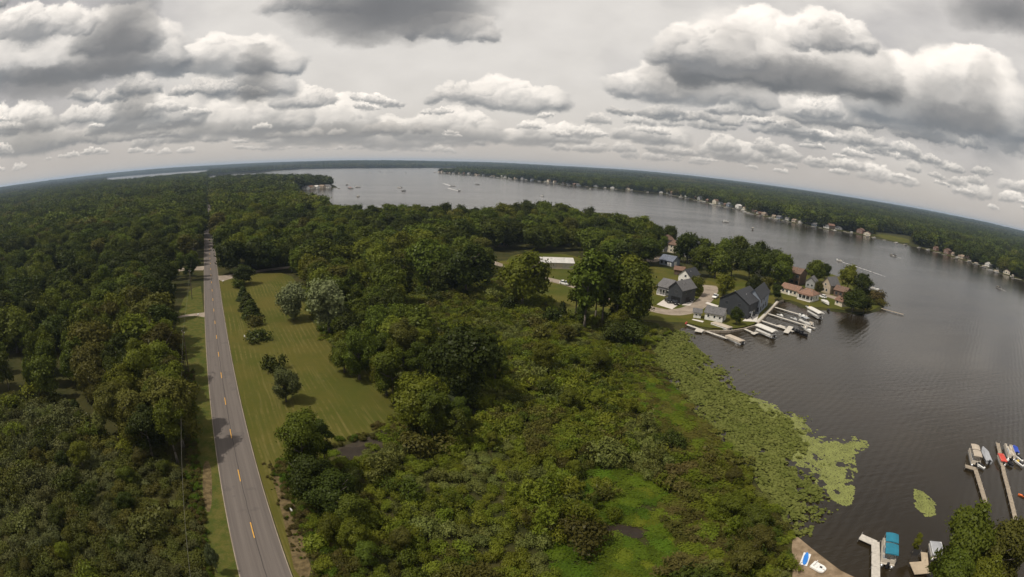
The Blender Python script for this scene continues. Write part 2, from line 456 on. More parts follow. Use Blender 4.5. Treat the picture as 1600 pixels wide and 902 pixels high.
def crown_points(kind, n, leaf, per=7):
    """centres and outward directions of the leaf sprays of a crown, in metres, standing on z=0"""
    nc = max(8, n // per)
    if kind == 'spruce':
        z = rng.uniform(0, 1, nc) ** 1.2
        lay = (np.floor(z * 11) + rng.uniform(0, .55, nc)) / 11.5
        r = (1 - lay) * 2.7 * rng.uniform(.55, 1.05, nc) ** .5 + .1
        a = rng.uniform(0, 2 * PI, nc)
        C = np.stack([r * np.cos(a), r * np.sin(a), .3 + lay * 7.6 - r * .12], 1)
        D = np.stack([np.cos(a), np.sin(a), np.full(nc, .8)], 1)
    elif kind in ('bush', 'shrub'):
        nl = 5; L = rng.normal(size=(nl, 3)) * (.75, .75, .15); L[:, 2] += .8
        R = rng.uniform(.65, 1.05, nl)
        k = rng.integers(0, nl, nc); D = unit(nc, .6)
        C = L[k] + D * (R[k] * rng.uniform(.7, 1.08, nc))[:, None] * (1, 1, .95)
        C[:, 2] = np.abs(C[:, 2]) + .05
    elif kind == 'willow':
        k = rng.integers(0, 9, nc); base = rng.normal(size=(9, 3)) * (.55, .55, 0)
        dirs_ = unit(9, 1.3); t = rng.uniform(.15, 1, nc)
        C = base[k] + dirs_[k] * (t * 3.2)[:, None] + rng.normal(size=(nc, 3)) * .28
        C[:, 2] = np.abs(C[:, 2]) + .1
        D = dirs_[k] * .3 + unit(nc, .3)
    else:
        Hh, R, zc, rz, nl = {'broad': (16, 5.0, 9.2, 6.9, 34), 'round': (13, 5.4, 7.3, 5.8, 30), 'tall': (19, 3.9, 11.0, 8.0, 30), 'lobed': (16, 5.6, 9.2, 6.8, 17), 'sparse': (17, 4.2, 10.4, 6.8, 22)}[kind]
        d = unit(nl, .25)
        rad = rng.uniform(.35, .88, nl)
        L = d * rad[:, None] * (R, R, rz); L[:, 2] += zc
        L[0] = (0, 0, zc + rz * .55)
        lr = rng.uniform(.17, .42, nl) * R * (.62 if kind == 'sparse' else 1)
        wgt = lr ** 2; k = rng.choice(nl, nc, p=wgt / wgt.sum())
        D = unit(nc, .35)
        q = rng.uniform(.72, 1.06, nc); inner = rng.uniform(size=nc) < .12; q[inner] *= .6
        C = L[k] + D * (lr[k] * q)[:, None] * (1, 1, .85)
        rad = (C - (0, 0, zc)) / (R, R, rz)
        out = rad / (np.linalg.norm(rad, axis=1)[:, None] + 1e-6)
        D = D * .7 + out * .6
    kk = np.repeat(np.arange(nc), per)
    C2 = C[kk] + rng.normal(size=(nc * per, 3)) * leaf * (1.05 if kind != 'spruce' else .6)
    C2[:, 2] = np.maximum(C2[:, 2], .05)
    D2 = D[kk]
    return C2, D2


def crown_mesh(name, kind, n, leaf, material, seed):
    global rng
    old = rng; rng = np.random.default_rng(seed)
    C, D = crown_points(kind, n, leaf)
    V, F = leaf_quads(C, D, leaf, aspect=(3.2 if kind == 'willow' else 1.5), spread=.45, droop=(0.8 if kind in ('willow', 'spruce') else 0))
    rng = old
    return np_mesh(name, V, F, material)


def trunk_mesh(name, kind, material, seed):
    r = random.Random(seed); b = MB()
    top, rad, zc, R = {'broad': (13, .34, 9.6, 5.4), 'round': (10.5, .34, 7.4, 5.8), 'tall': (16, .3, 11, 3.9), 'lobed': (13, .34, 9.4, 5.2), 'sparse': (15.5, .26, 10.6, 4), 'spruce': (7.6, .15, 3, 1), 'bush': (1.2, .07, .8, .8), 'shrub': (1.2, .07, .8, .8), 'willow': (1.6, .08, 1, 1)}[kind]
    x = y = 0.0; pts = [(0, 0, -.3)]
    for i in range(1, 6):
        x += r.uniform(-.03, .03) * top; y += r.uniform(-.03, .03) * top; pts.append((x * i / 5, y * i / 5, top * i / 5))
    for i in range(5):
        b.tube(pts[i], pts[i + 1], rad * (1 - i / 5.6) * (1.25 if i == 0 else 1), rad * (1 - (i + 1) / 5.6), 7)
    if kind not in ('spruce',):
        for i in range(7):
            a = r.uniform(0, 2 * PI); k = r.uniform(.32, .8); p = Vector(pts[0]).lerp(Vector(pts[5]), k)
            j = min(4, int(k * 5)); p = Vector(pts[j]).lerp(Vector(pts[j + 1]), k * 5 - j)
            q = p + Vector((math.cos(a) * R * .65, math.sin(a) * R * .65, R * r.uniform(.35, .8)))
            mid = p.lerp(q, .5) + Vector((0, 0, -R * .06))
            b.tube(p, mid, rad * .42, rad * .28, 6); b.tube(mid, q, rad * .28, rad * .1, 6)
    return np_mesh(name, b.v, b.f, material, smooth=True)


MESH = {}


def crown_for(kind, sp, lod, var):
    """crown mesh shared by every tree of that kind"""
    key = (kind, sp, lod, var)
    if key not in MESH:
        n, leaf = {'hi': (17000, .33), 'mid': (6500, .54), 'low': (950, 1.15)}[lod]
        if kind in ('bush', 'shrub', 'willow'): n, leaf = {'hi': (1500, .165), 'mid': (650, .27), 'low': (150, .6)}[lod]
        if kind == 'spruce': n, leaf = {'hi': (6000, .28), 'mid': (2200, .45), 'low': (300, 1.2)}[lod]
        if kind == 'sparse': n = int(n * .62)
        MESH[key] = crown_mesh('crown_' + kind, kind, n, leaf, LM[sp], 100 + var * 7 + len(kind))
    return MESH[key]


def trunk_for(kind, pale=False):
    key = ('trunk', kind, pale)
    if key not in MESH: MESH[key] = trunk_mesh('trunk_' + kind, kind, M_BARKP if pale else M_BARK, 3)
    return MESH[key]


HT = {'broad': 16.6, 'round': 13.6, 'tall': 19.5, 'lobed': 16.6, 'sparse': 17.6, 'spruce': 8.1, 'bush': 1.95, 'shrub': 1.95, 'willow': 3.3}
TREES = []      # (x, y, height, kind, species, name, label, category, group, width factor)


def plant(name, x, y, h, kind, sp, label, cat, group=None, wf=1.0, lod=None, rz=None, z=0.0, pale=False):
    d = math.hypot(x, y)
    if lod is None: lod = 'hi' if d < 125 else ('mid' if d < 520 else 'low')
    s = h / HT[kind]
    t = thing(name, (x, y, z), label, cat, random.uniform(0, 6.28) if rz is None else rz, group)
    t.scale = (s * wf, s * wf, s)
    link('crown', crown_for(kind, sp, lod, random.randrange(3)), t)
    link('trunk', trunk_for(kind, pale), t)
    return t


def tops(lst):
    pass

# ------------------------------------------------------------------ where land and water lie
RD = np.array([math.sin(-.57455), math.cos(-.57455)]); RN = np.array([math.cos(-.57455), -math.sin(-.57455)])   # along / across the road
ROAD_L = -.1859 * 1.25


def sl(s, l):
    p = RD * s + RN * l
    return float(p[0]), float(p[1])


def GT(lst):
    """(px, py, z[, push away in metres])"""
    out = []
    for q in lst:
        p = G([(q[0], q[1])], q[2])[0]
        if len(q) > 3: p = p * (1 + q[3] / np.hypot(*p))
        out.append(p)
    return np.array(out)


WZ = -.6
near_shore = GT([(1410, 925, WZ), (1320, 902, WZ), (1290, 880, WZ), (1262, 858, WZ), (1240, 838, WZ), (1215, 800, WZ), (1190, 765, WZ), (1160, 720, WZ), (1120, 680, WZ), (1080, 640, WZ), (1050, 600, WZ), (1020, 565, WZ), (1025, 540, WZ), (1050, 522, WZ), (1072, 508, WZ),
                 (1100, 517, WZ), (1141, 517, WZ), (1163, 513.5, WZ), (1182, 508, WZ), (1217, 471, WZ), (1224, 469, WZ), (1240, 475, WZ), (1258, 484, WZ), (1292, 485, WZ), (1314, 488, WZ), (1345, 492, WZ), (1366, 488, WZ), (1380, 482, WZ), (1383, 475, WZ), (1378, 462, WZ),
                 (1364, 450, WZ), (1352, 425, 15, 8), (1331, 411, 15, 8), (1305, 432, 4, 6), (1296, 404, 13, 8), (1273, 400, 13, 8), (1246, 412, 6, 8), (1234, 390, 16, 8), (1185, 373, 17, 8), (1124, 365, 17, 10), (1066, 360, 17, 10), (1045, 372, 6, 10), (1017, 343, 17, 10), (972, 331, 17, 10),
                 (930, 328, 18, 10), (870, 313, 18, 10), (788, 314, 18, 10), (735, 322, 17, 10), (680, 316, 17, 10), (630, 316, 17, 10), (569, 318, 17, 12), (520, 312, 16, 12), (496, 303, 15, 10), (476, 303, 15, 10), (466, 301, WZ), (479, 296, WZ), (505, 294.5, WZ), (533, 293.5, WZ),
                 (533, 286, 13, 10), (520, 277, 14, 10), (481, 273.5, 14, 10), (437, 275, 14, 10), (400, 276, 12, 10), (350, 277.5, 12, 10), (326, 281, 10, 10)])
far_shore = GT([(322, 276, WZ), (355, 272, WZ), (395, 270.5, WZ), (424, 268, WZ), (455, 265.2, WZ), (512, 263.4, WZ), (590, 262.9, WZ), (700, 262.6, WZ), (714, 262.7, WZ),
                (716, 269, WZ), (690, 269.3, WZ), (681, 270, WZ), (700, 271.5, WZ), (714, 272.3, WZ), (761, 275.3, WZ), (801, 280.6, WZ), (837, 283.3, WZ), (894, 290.6, WZ), (928, 293.3, WZ), (1002, 299.8, WZ), (1040, 303.5, WZ), (1071, 310, WZ), (1103, 317, WZ), (1134, 324, WZ), (1162, 330, WZ), (1180, 336, WZ), (1208, 341.5, WZ), (1241, 349, WZ), (1267, 353.8, WZ),
                (1294, 359, WZ), (1320, 362.5, WZ), (1337, 366, WZ), (1362, 371, WZ), (1380, 375, WZ), (1416, 383, WZ), (1450, 390.5, WZ), (1469, 396, WZ), (1487, 402, WZ), (1515, 409.5, WZ), (1544, 419.5, WZ), (1562, 427.5, WZ), (1581, 432.5, WZ), (1600, 440, WZ), (1640, 462, WZ)])
side = np.array([(620., 240.), (700, 60), (700, -250), (300, -320), (120, -200), (105, -60), (96, -10), (83, 10), (70, 20), (62, 30)])
LAKE = np.vstack([near_shore, far_shore, side])
left_top = [(165, 278.5), (190, 276), (217, 273.6), (250, 271), (290, 268), (328, 265.6)]
left_bot = [(328, 268.5), (290, 273), (250, 276.5), (217, 280), (190, 282), (165, 282)]
LAKE2 = np.vstack([GT([(a, b, WZ) for a, b in left_top]), GT([(a, b, 12, 10) for a, b in left_bot])])


def chaikin(P, n=2):
    for _ in range(n):
        Q = np.roll(P, -1, 0)
        P = np.stack([P * .75 + Q * .25, P * .25 + Q * .75], 1).reshape(-1, 2)
    return P


LAKES = [chaikin(LAKE, 1), chaikin(LAKE2, 1)]


def inside(P, poly):
    P = np.asarray(P, float); x, y = P[:, 0], P[:, 1]
    c = np.zeros(len(P), bool)
    a = poly; b = np.roll(poly, -1, 0)
    for (x0, y0), (x1, y1) in zip(a, b):
        if y0 == y1: continue
        m = ((y0 > y) != (y1 > y)) & (x < (x1 - x0) * (y - y0) / (y1 - y0) + x0)
        c ^= m
    return c


def dist_poly(P, poly, closed=True):
    P = np.asarray(P, float)
    d = np.full(len(P), 1e12)
    a = poly; b = np.roll(poly, -1, 0)
    n = len(poly) if closed else len(poly) - 1
    for i in range(n):
        e = b[i] - a[i]; L = max(1e-9, e @ e)
        t = np.clip(((P - a[i]) @ e) / L, 0, 1)
        d = np.minimum(d, ((P - a[i] - t[:, None] * e) ** 2).sum(1))
    return np.sqrt(d)


def sdf(P):
    """metres to the water's edge, positive on land"""
    out = np.full(len(P), 1e9)
    for L in LAKES:
        d = dist_poly(P, L); d[inside(P, L)] *= -1
        out = np.minimum(out, d)
    return out


def vnoise(P, scale, seed=0, octv=4):
    """value noise 0..1"""
    out = np.zeros(len(P)); amp = 1; tot = 0
    P = np.asarray(P, float) / scale
    for o in range(octv):
        i = np.floor(P).astype(np.int64); f = P - i; f = f * f * (3 - 2 * f)
        def h(a, b):
            v = np.sin((a * 127.1 + b * 311.7 + (seed + o) * 74.7)) * 43758.5453
            return v - np.floor(v)
        v = (h(i[:, 0], i[:, 1]) * (1 - f[:, 0]) + h(i[:, 0] + 1, i[:, 1]) * f[:, 0]) * (1 - f[:, 1]) + (h(i[:, 0], i[:, 1] + 1) * (1 - f[:, 0]) + h(i[:, 0] + 1, i[:, 1] + 1) * f[:, 0]) * f[:, 1]
        out += v * amp; tot += amp; amp *= .5; P = P * 2.03 + 17.3
    return out / tot


def sstep(x, a, b):
    t = np.clip((x - a) / (b - a), 0, 1)
    return t * t * (3 - 2 * t)


POND = G([(940, 824), (965, 820), (990, 822), (1008, 832), (1004, 842), (980, 840), (955, 836)], 0)
PUDDLE = G([(528, 704), (541, 698), (556, 700), (568, 696), (584, 692), (578, 702), (564, 708), (556, 716), (542, 718), (532, 712)], 0)


def hill(P, d):
    r = np.hypot(P[:, 0], P[:, 1])
    n = vnoise(P, 1900, 5, 3)
    h = sstep(d, 120, 1500) * sstep(r, 900, 6500) * (10 + 34 * n)
    return h


def land_height(P):
    d = sdf(P)
    z = np.where(d > 0, np.minimum(0, -.62 + .55 * np.minimum(d, 30) * 1.0 / 1.0), np.maximum(-2.2, -.62 + d * .18))
    z = np.where(d > 1.12, 0, z)
    z = z + hill(P, d) + np.where((d > 8) & (np.hypot(P[:, 0], P[:, 1]) > 700), 0.3, 0)
    for Q in (POND, PUDDLE):
        m = inside(P, Q); dd = dist_poly(P[m], Q) if m.any() else 0
        if m.any(): z[m] = -np.minimum(.5, dd * .5)
    return z


def ground():
    th = np.concatenate([np.arange(-90, -75, 3.0), np.arange(-75, 76, .36), np.arange(78, 91, 3.0), np.arange(100, 261, 10.0)])
    th = np.radians(th); n = len(th)
    r = 6 * np.exp(np.arange(0, math.log(16000 / 6), .0155)); m = len(r)
    X = np.outer(r, np.sin(th)); Y = np.outer(r, np.cos(th))
    P = np.stack([X.ravel(), Y.ravel()], 1)
    z = land_height(P)
    V = np.column_stack([P, z])
    i = np.arange(m - 1)[:, None]; j = np.arange(n)[None, :]; k = (j + 1) % n
    F = np.stack([i * n + j, i * n + k, (i + 1) * n + k, (i + 1) * n + j], -1).reshape(-1, 4)[:, ::-1]
    V = np.vstack([V, [[0, 0, 0]]])
    me = np_mesh('ground', V, F.copy(), M_GROUND, smooth=True)
    o = link('ground', me); tag(o, kind='structure')
    b = MB(); b.add([(*V[q][:2], V[q][2]) for q in range(n)] + [(0, 0, 0)], [(q, n, (q + 1) % n)[::1] for q in range(n)])
    o2 = b.build('ground', M_GROUND); tag(o2, kind='structure')


def x_ground(T, tc, c):
    g = T.node('ShaderNodeNewGeometry').outputs['Position']
    n = T.noise(g, .09, 6, .65); n2 = T.noise(g, .9, 4, .6)
    c = T.mix(T.ramp(n, .35, .65), (.030, .034, .011), (.058, .052, .018))
    c = T.mix(T.ramp(n2, .5, .8, 0, .6), c, (.022, .030, .009))
    return c


def x_lawn(T, tc, c):
    g = T.node('ShaderNodeNewGeometry').outputs['Position']
    across = T.vmath('DOT_PRODUCT', g, (float(RN[0]), float(RN[1]), 0))
    along = T.vmath('DOT_PRODUCT', g, (float(RD[0]), float(RD[1]), 0))
    wob = T.math('MULTIPLY', T.noise(g, .03, 2), 2.2)
    a2 = T.math('ADD', across, wob)
    st = T.math('SINE', T.math('MULTIPLY', a2, 2 * PI / 1.35))
    stv = T.node('ShaderNodeCombineXYZ', {0: T.math('MULTIPLY', a2, 1.3), 1: T.math('MULTIPLY', along, .04)}).outputs[0]
    streak = T.noise(stv, 1.0, 4, .65)
    n = T.noise(g, .05, 5, .6)
    c = T.mix(T.ramp(n, .3, .7), (.060, .068, .012), (.094, .082, .019))
    c = T.mix(T.math('MULTIPLY', T.ramp(st, .1, 1.0), T.math('MULTIPLY', T.ramp(T.noise(g, .045, 3), .40, .60, 0, .6), T.ramp(T.noise(g, .35, 4, .7), .35, .62))), c, (.150, .124, .042))
    c = T.mix(T.ramp(streak, .52, .75, 0, .55), c, (.155, .130, .045))
    c = T.mix(T.ramp(T.noise(g, 2.2, 4, .7), .5, .8, 0, .4), c, (.055, .068, .012))
    return c


def x_grass(T, tc, c):
    g = T.node('ShaderNodeNewGeometry').outputs['Position']
    c = T.mix(T.ramp(T.noise(g, .06, 5, .6), .35, .68), (.060, .070, .012), (.106, .092, .021))
    c = T.mix(T.ramp(T.noise(g, 1.1, 5, .7), .45, .8, 0, .6), c, (.040, .055, .011))
    return c


def x_verge(T, tc, c):
    g = T.node('ShaderNodeNewGeometry').outputs['Position']
    c = T.mix(T.ramp(T.noise(g, .4, 5, .7), .35, .68), (.050, .066, .012), (.100, .090, .024))
    c = T.mix(T.ramp(T.noise(g, 3.0, 5, .75), .5, .78, 0, .7), c, (.15, .125, .055))
    return c


def x_asphalt(T, tc, c):
    g = T.node('ShaderNodeNewGeometry').outputs['Position']
    across = T.vmath('DOT_PRODUCT', g, (float(RN[0]), float(RN[1]), 0))
    along = T.vmath('DOT_PRODUCT', g, (float(RD[0]), float(RD[1]), 0))
    v = T.node('ShaderNodeCombineXYZ', {0: T.math('MULTIPLY', across, 2.2), 1: T.math('MULTIPLY', along, .05)}).outputs[0]
    c = T.mix(T.ramp(T.noise(v, 1, 4, .6), .3, .75), (.108, .092, .082), (.140, .120, .106))
    # paler worn wheel tracks, a dark sealed seam down the middle
    w = T.math('ABSOLUTE', T.math('SUBTRACT', T.math('ABSOLUTE', T.math('SUBTRACT', across, ROAD_L)), 1.7))
    c = T.mix(T.ramp(w, .9, .1, 0, .25), c, (.165, .142, .126))
    seam = T.math('ABSOLUTE', T.math('SUBTRACT', across, T.math('MULTIPLY_ADD', T.noise(g, .35, 3), .25, ROAD_L + .02)))
    c = T.mix(T.ramp(seam, .09, .02, 0, .75), c, (.030, .028, .028))
    patch = T.ramp(T.noise(g, .25, 3, .5), .60, .66, 0, .22)
    c = T.mix(patch, c, (.055, .052, .05))
    c = T.mix(T.ramp(T.noise(g, 14, 3, .8), .55, .75, 0, .25), c, (.16, .15, .14))
    return c


def x_gravel(T, tc, c):
    g = T.node('ShaderNodeNewGeometry').outputs['Position']
    c = T.mix(T.ramp(T.noise(g, .25, 5, .65), .3, .7), (.215, .175, .135), (.33, .275, .22))
    c = T.mix(T.ramp(T.noise(g, 1.3, 4, .7), .55, .8, 0, .5), c, (.12, .11, .06))
    return c


def x_mud(T, tc, c):
    g = T.node('ShaderNodeNewGeometry').outputs['Position']
    c = T.mix(T.ramp(T.noise(g, .5, 5, .65), .3, .7), (.028, .021, .013), (.058, .043, .027))
    return T.mix(T.ramp(T.noise(g, 2.5, 4, .7), .5, .75, 0, .6), c, (.035, .045, .012))


def x_sand(T, tc, c):
    g = T.node('ShaderNodeNewGeometry').outputs['Position']
    return T.mix(T.ramp(T.noise(g, .6, 5, .65), .3, .7), (.16, .115, .070), (.30, .225, .150))


M_GROUND = mat('undergrowth_soil', (.04, .05, .02), 1, extra=x_ground, bump=.15, bscale=1.5, spec=.05)
M_LAWN = mat('mown_grass', (.1, .1, .02), 1, extra=x_lawn, bump=.02, bscale=9, spec=.05)
M_GRASS = mat('grass', (.1, .1, .02), 1, extra=x_grass, bump=.03, bscale=5, spec=.05)
M_VERGE = mat('rough_verge', (.1, .1, .02), 1, extra=x_verge, bump=.06, bscale=5, spec=.05)
M_ASPH = mat('asphalt', (.08, .08, .08), .9, extra=x_asphalt, bump=.004, bscale=60, spec=.2)
M_GRAVEL = mat('gravel', (.25, .2, .15), 1, extra=x_gravel, bump=.01, bscale=20, spec=.1)
M_MUD = mat('mud', (.05, .04, .03), .8, extra=x_mud, bump=.08, bscale=3)
M_SAND = mat('sand', (.3, .25, .18), 1, extra=x_sand, bump=.02, bscale=8, spec=.1)
M_YEL = mat('yellow_paint', (.60, .32, .05), .8, var=.25, scale=6)
M_CONC = mat('concrete', (.55, .50, .45), .9, var=.10, scale=.8, spec=.2)


def water_material():
    m = bpy.data.materials.new('lake_water'); m.use_nodes = True
    T = NT(m.node_tree); T.n.clear()
    g = T.node('ShaderNodeNewGeometry').outputs['Position']
    # ripples run across the breeze; larger patches of slack and ruffled water
    d1 = T.node('ShaderNodeMapping', {'Vector': g, 'Rotation': (0, 0, math.radians(-38)), 'Scale': (.10, .75, 1)}).outputs[0]
    w1 = T.noise(d1, 1.0, 3, .5, .4)
    d2 = T.node('ShaderNodeMapping', {'Vector': g, 'Rotation': (0, 0, math.radians(-52)), 'Scale': (.55, 1.5, 1)}).outputs[0]
    w2 = T.noise(d2, 1.3, 4, .6)
    sw = T.node('ShaderNodeTexWave', {'Vector': T.node('ShaderNodeMapping', {'Vector': g, 'Rotation': (0, 0, math.radians(52))}).outputs[0], 'Scale': .16, 'Distortion': 5.0, 'Detail': 3.0, 'Detail Scale': .6}).outputs[1]
    h = T.math('ADD', T.math('MULTIPLY', w1, .55), T.math('ADD', T.math('MULTIPLY', w2, .28), T.math('MULTIPLY', sw, .22)))
    lane = T.node('ShaderNodeMapping', {'Vector': g, 'Rotation': (0, 0, math.radians(35)), 'Scale': (.004, .022, 1)}).outputs[0]
    ruff = T.ramp(T.noise(lane, 1.0, 5, .6), .34, .66, .45, 1.25)
    bp = T.node('ShaderNodeBump', {'Height': h, 'Distance': .5, 'Strength': T.math('MULTIPLY', ruff, .33)})
    deep = T.mix(T.ramp(T.noise(g, .02, 3), .3, .7), (.017, .0125, .0066), (.027, .020, .0105))
    b = T.node('ShaderNodeBsdfPrincipled', {'Base Color': deep, 'Roughness': .13, 'IOR': 1.333, 'Specular IOR Level': .5, 'Normal': bp.outputs[0]})
    T.node('ShaderNodeOutputMaterial', {'Surface': b.outputs[0]})
    return m


M_WATER = water_material()


def water():
    r = 16000; b = MB()
    n = 96
    b.add([(0, 0, WZ)] + [(r * math.cos(2 * PI * i / n), r * math.sin(2 * PI * i / n), WZ) for i in range(n)], [(0, 1 + i, 1 + (i + 1) % n) for i in range(n)])
    tag(b.build('water', M_WATER), kind='structure')


def sheet(name, poly, z, material, kind='structure', smooth=1, parent=None):
    P = chaikin(np.asarray(poly, float), smooth) if smooth else np.asarray(poly, float)
    a = .5 * np.sum(P[:, 0] * np.roll(P[:, 1], -1) - np.roll(P[:, 0], -1) * P[:, 1])
    if a < 0: P = P[::-1]
    me = np_mesh(name, np.column_stack([P, np.full(len(P), z)]), [tuple(range(len(P)))], material)
    o = link(name, me, parent); tag(o, kind=kind if parent is None else None)
    return o


def strip(name, pts, w, z, material, parent=None, thick=0.0, kind='structure'):
    """a band of width w (or per-point widths) along a centre line"""
    P = np.asarray(pts, float)
    for _ in range(2):
        Q = [P[0]]
        for i in range(len(P) - 1): Q += [P[i] * .75 + P[i + 1] * .25, P[i] * .25 + P[i + 1] * .75]
        P = np.array(Q + [P[-1]])
    t = np.gradient(P, axis=0); t /= np.linalg.norm(t, axis=1)[:, None]; n = np.stack([-t[:, 1], t[:, 0]], 1)
    ww = np.interp(np.linspace(0, 1, len(P)), np.linspace(0, 1, len(w)), w) if isinstance(w, (list, tuple)) else np.full(len(P), w)
    A = P + n * ww[:, None] / 2; B = P - n * ww[:, None] / 2
    k = len(P)
    V = np.vstack([np.column_stack([A, np.full(k, z)]), np.column_stack([B, np.full(k, z)])])
    F = [(i + k, i + k + 1, i + 1, i) for i in range(k - 1)]
    me = np_mesh(name, V, F, material); o = link(name, me, parent)
    if parent is None: tag(o, kind=kind)
    return o


ground(); water()

# ------------------------------------------------------------------ road, lawns, drives
S_AX = [0, 45, 90, 140, 200, 260, 330, 420, 560, 760, 1000, 1400]
road = strip('road', [sl(s, ROAD_L) for s in [-60] + S_AX], 6.7, .030, M_ASPH)
for k in range(-4, 26):
    s0 = 12.9 * 0 + 50.893 * 1.25 + 15.24 * k
    if s0 < 6: continue
    ln = 3.8
    b = MB(); a = sl(s0 - ln / 2, ROAD_L); c = sl(s0 + ln / 2, ROAD_L); hw = RN * .075
    b.add([(a[0] - hw[0], a[1] - hw[1], .036), (a[0] + hw[0], a[1] + hw[1], .036), (c[0] + hw[0], c[1] + hw[1], .036), (c[0] - hw[0], c[1] - hw[1], .036)], [(0, 1, 2, 3)])
    b.build('lane_dash', M_YEL, road)
for sgn in (-1, 1):
    e = strip('road_edge', [sl(s, ROAD_L + sgn * 3.36) for s in [-60] + S_AX], .26, .022, M_GRAVEL, road)
# verges
left_verge = [sl(-30, -3.4), sl(-30, -8.2), sl(30, -8.0), sl(60, -7.4), sl(100, -8.0), sl(135, -8.8), sl(160, -14), sl(200, -13), sl(222, -10), sl(228, -3.4)]
sheet('grass_verge', left_verge, .010, M_VERGE, smooth=1)
LAWN = G([(343, 440), (372, 431), (410, 427), (452, 427), (470, 450), (484, 490), (505, 528), (548, 558), (603, 592), (652, 628), (644, 652), (605, 668), (560, 684), (515, 700), (486, 716), (462, 730)], 0)
lawn_poly = np.vstack([LAWN, [sl(70, 5.6), sl(44, 4.9), sl(20, 4.9), sl(-30, 5), sl(-30, 3.4), sl(100, 3.4), sl(200, 3.4), sl(235, 3.4)]])
sheet('lawn', lawn_poly, .012, M_LAWN, smooth=1)
for nm, pts, w in (('driveway', [sl(181, -3), sl(182.5, -8), sl(180.5, -17)], [7, 2.6, 2.4]), ('driveway', [sl(266, -3), sl(268, -12), sl(266, -26)], [12, 8, 7]),
                   ('driveway', [sl(238, 2.5), sl(240, 9), sl(246, 17), sl(250, 40)], [16, 8, 5, 5])):
    strip(nm, pts, w, .018, M_GRAVEL)
DEAD = [G([(424, 738), (438, 735), (452, 760), (463, 800), (476, 850), (490, 902), (462, 902), (452, 850), (440, 800)], 0), G([(318, 720), (329, 722), (332, 760), (330, 800), (321, 800), (316, 760)], 0)]
M_STRAW = mat('dead_grass', (.115, .085, .042), 1, var=.4, scale=1.2, bump=.05, bscale=6, spec=.05)
for d_ in DEAD: sheet('dead_grass_bank', d_, .020, M_STRAW)
sheet('mud_bank', G([(522, 703), (545, 694), (575, 684), (604, 668), (636, 656), (650, 640), (664, 642), (668, 660), (640, 672), (618, 690), (596, 704), (575, 716), (556, 728), (532, 722)], 0), .011, M_MUD)
M_PUD = mat('shallow_water', (.024, .017, .010), .6, spec=.25, var=.2)
sheet('water', PUDDLE, .016, M_PUD)
sheet('water', POND, .014, M_PUD)
# grass round the houses and the long shed
GRASS1 = G([(752, 402), (790, 410), (800, 398), (835, 396), (900, 398), (930, 420), (960, 450), (1000, 420), (1030, 415), (1080, 432), (1090, 452), (1060, 500), (1020, 500), (930, 500), (880, 500), (850, 480), (835, 460), (790, 448), (768, 432)], 0)
GRASS2 = G([(1000, 470), (1030, 455), (1090, 450), (1120, 420), (1160, 405), (1216, 425), (1225, 440), (1215, 468), (1182, 505), (1163, 511), (1141, 514), (1100, 512), (1073, 504), (1040, 503), (1000, 497)], 0)
GRASS3 = G([(1218, 467), (1222, 445), (1250, 430), (1290, 425), (1330, 440), (1374, 464), (1379, 476), (1364, 485), (1345, 489), (1315, 484), (1292, 481), (1262, 479), (1243, 471)], 0)
sheet('grass', GRASS1, .010, M_GRASS); sheet('grass', GRASS2, .014, M_GRASS); sheet('grass', GRASS3, .010, M_GRASS)
DRIVE = G([(735, 398), (765, 408), (792, 418), (835, 432), (868, 439), (905, 449), (940, 462), (985, 474), (1022, 484), (1050, 489.5), (1078, 485), (1097, 474), (1107, 463), (1112, 452), (1108, 446)], 0)
strip('gravel_drive', DRIVE, [4.5, 4.5, 5, 5.5, 6, 6, 6, 6, 7, 8, 7, 6, 6, 7, 7], .026, M_GRAVEL)
strip('gravel_lane', G([(1148, 422), (1130, 416), (1112, 413), (1085, 409)], 0), 4, .026, M_GRAVEL)
strip('gravel_lane', G([(1273, 457), (1290, 461), (1306, 466), (1316, 470)], 0), [5, 7, 7, 5], .026, M_GRAVEL)
sheet('sandy_beach', G([(1243, 836), (1262, 852), (1290, 874), (1322, 898), (1400, 925), (1330, 930), (1236, 920), (1240, 880), (1236, 850)], 0) , .008, M_SAND)
sheet('grass', G([(1372, 365), (1420, 373), (1422, 381), (1402, 378), (1372, 371)], 0.3), .38, M_GRASS)
sheet('grass', G([(1520, 345), (1548, 348), (1560, 352), (1530, 350)], 0.3) * 0 + G([(1355, 366), (1372, 367), (1372, 370), (1355, 368)], .3), .36, M_GRASS)

# ------------------------------------------------------------------ woods, marsh and undergrowth
def poly_scatter(poly, dens, margin_fn=None, jitter=True):
    lo, hi = poly.min(0), poly.max(0)
    n = int((hi - lo).prod() * dens)
    P = rng.uniform(lo, hi, (n, 2))
    return P[inside(P, poly)]


def thin(P, dmin):
    """keeps points at least dmin apart (grid based)"""
    g = {}; keep = []
    dm = dmin if np.ndim(dmin) else np.full(len(P), dmin)
    for i, (x, y) in enumerate(P):
        c = dm[i]; a, b = int(math.floor(x / c)), int(math.floor(y / c)); ok = True
        for u in (-1, 0, 1):
            for v in (-1, 0, 1):
                for q in g.get((a + u, b + v, round(c, 2)), ()):
                    if (q[0] - x) ** 2 + (q[1] - y) ** 2 < c * c: ok = False; break
                if not ok: break
            if not ok: break
        if ok: g.setdefault((a, b, round(c, 2)), []).append((x, y)); keep.append(i)
    return np.array(keep, int)


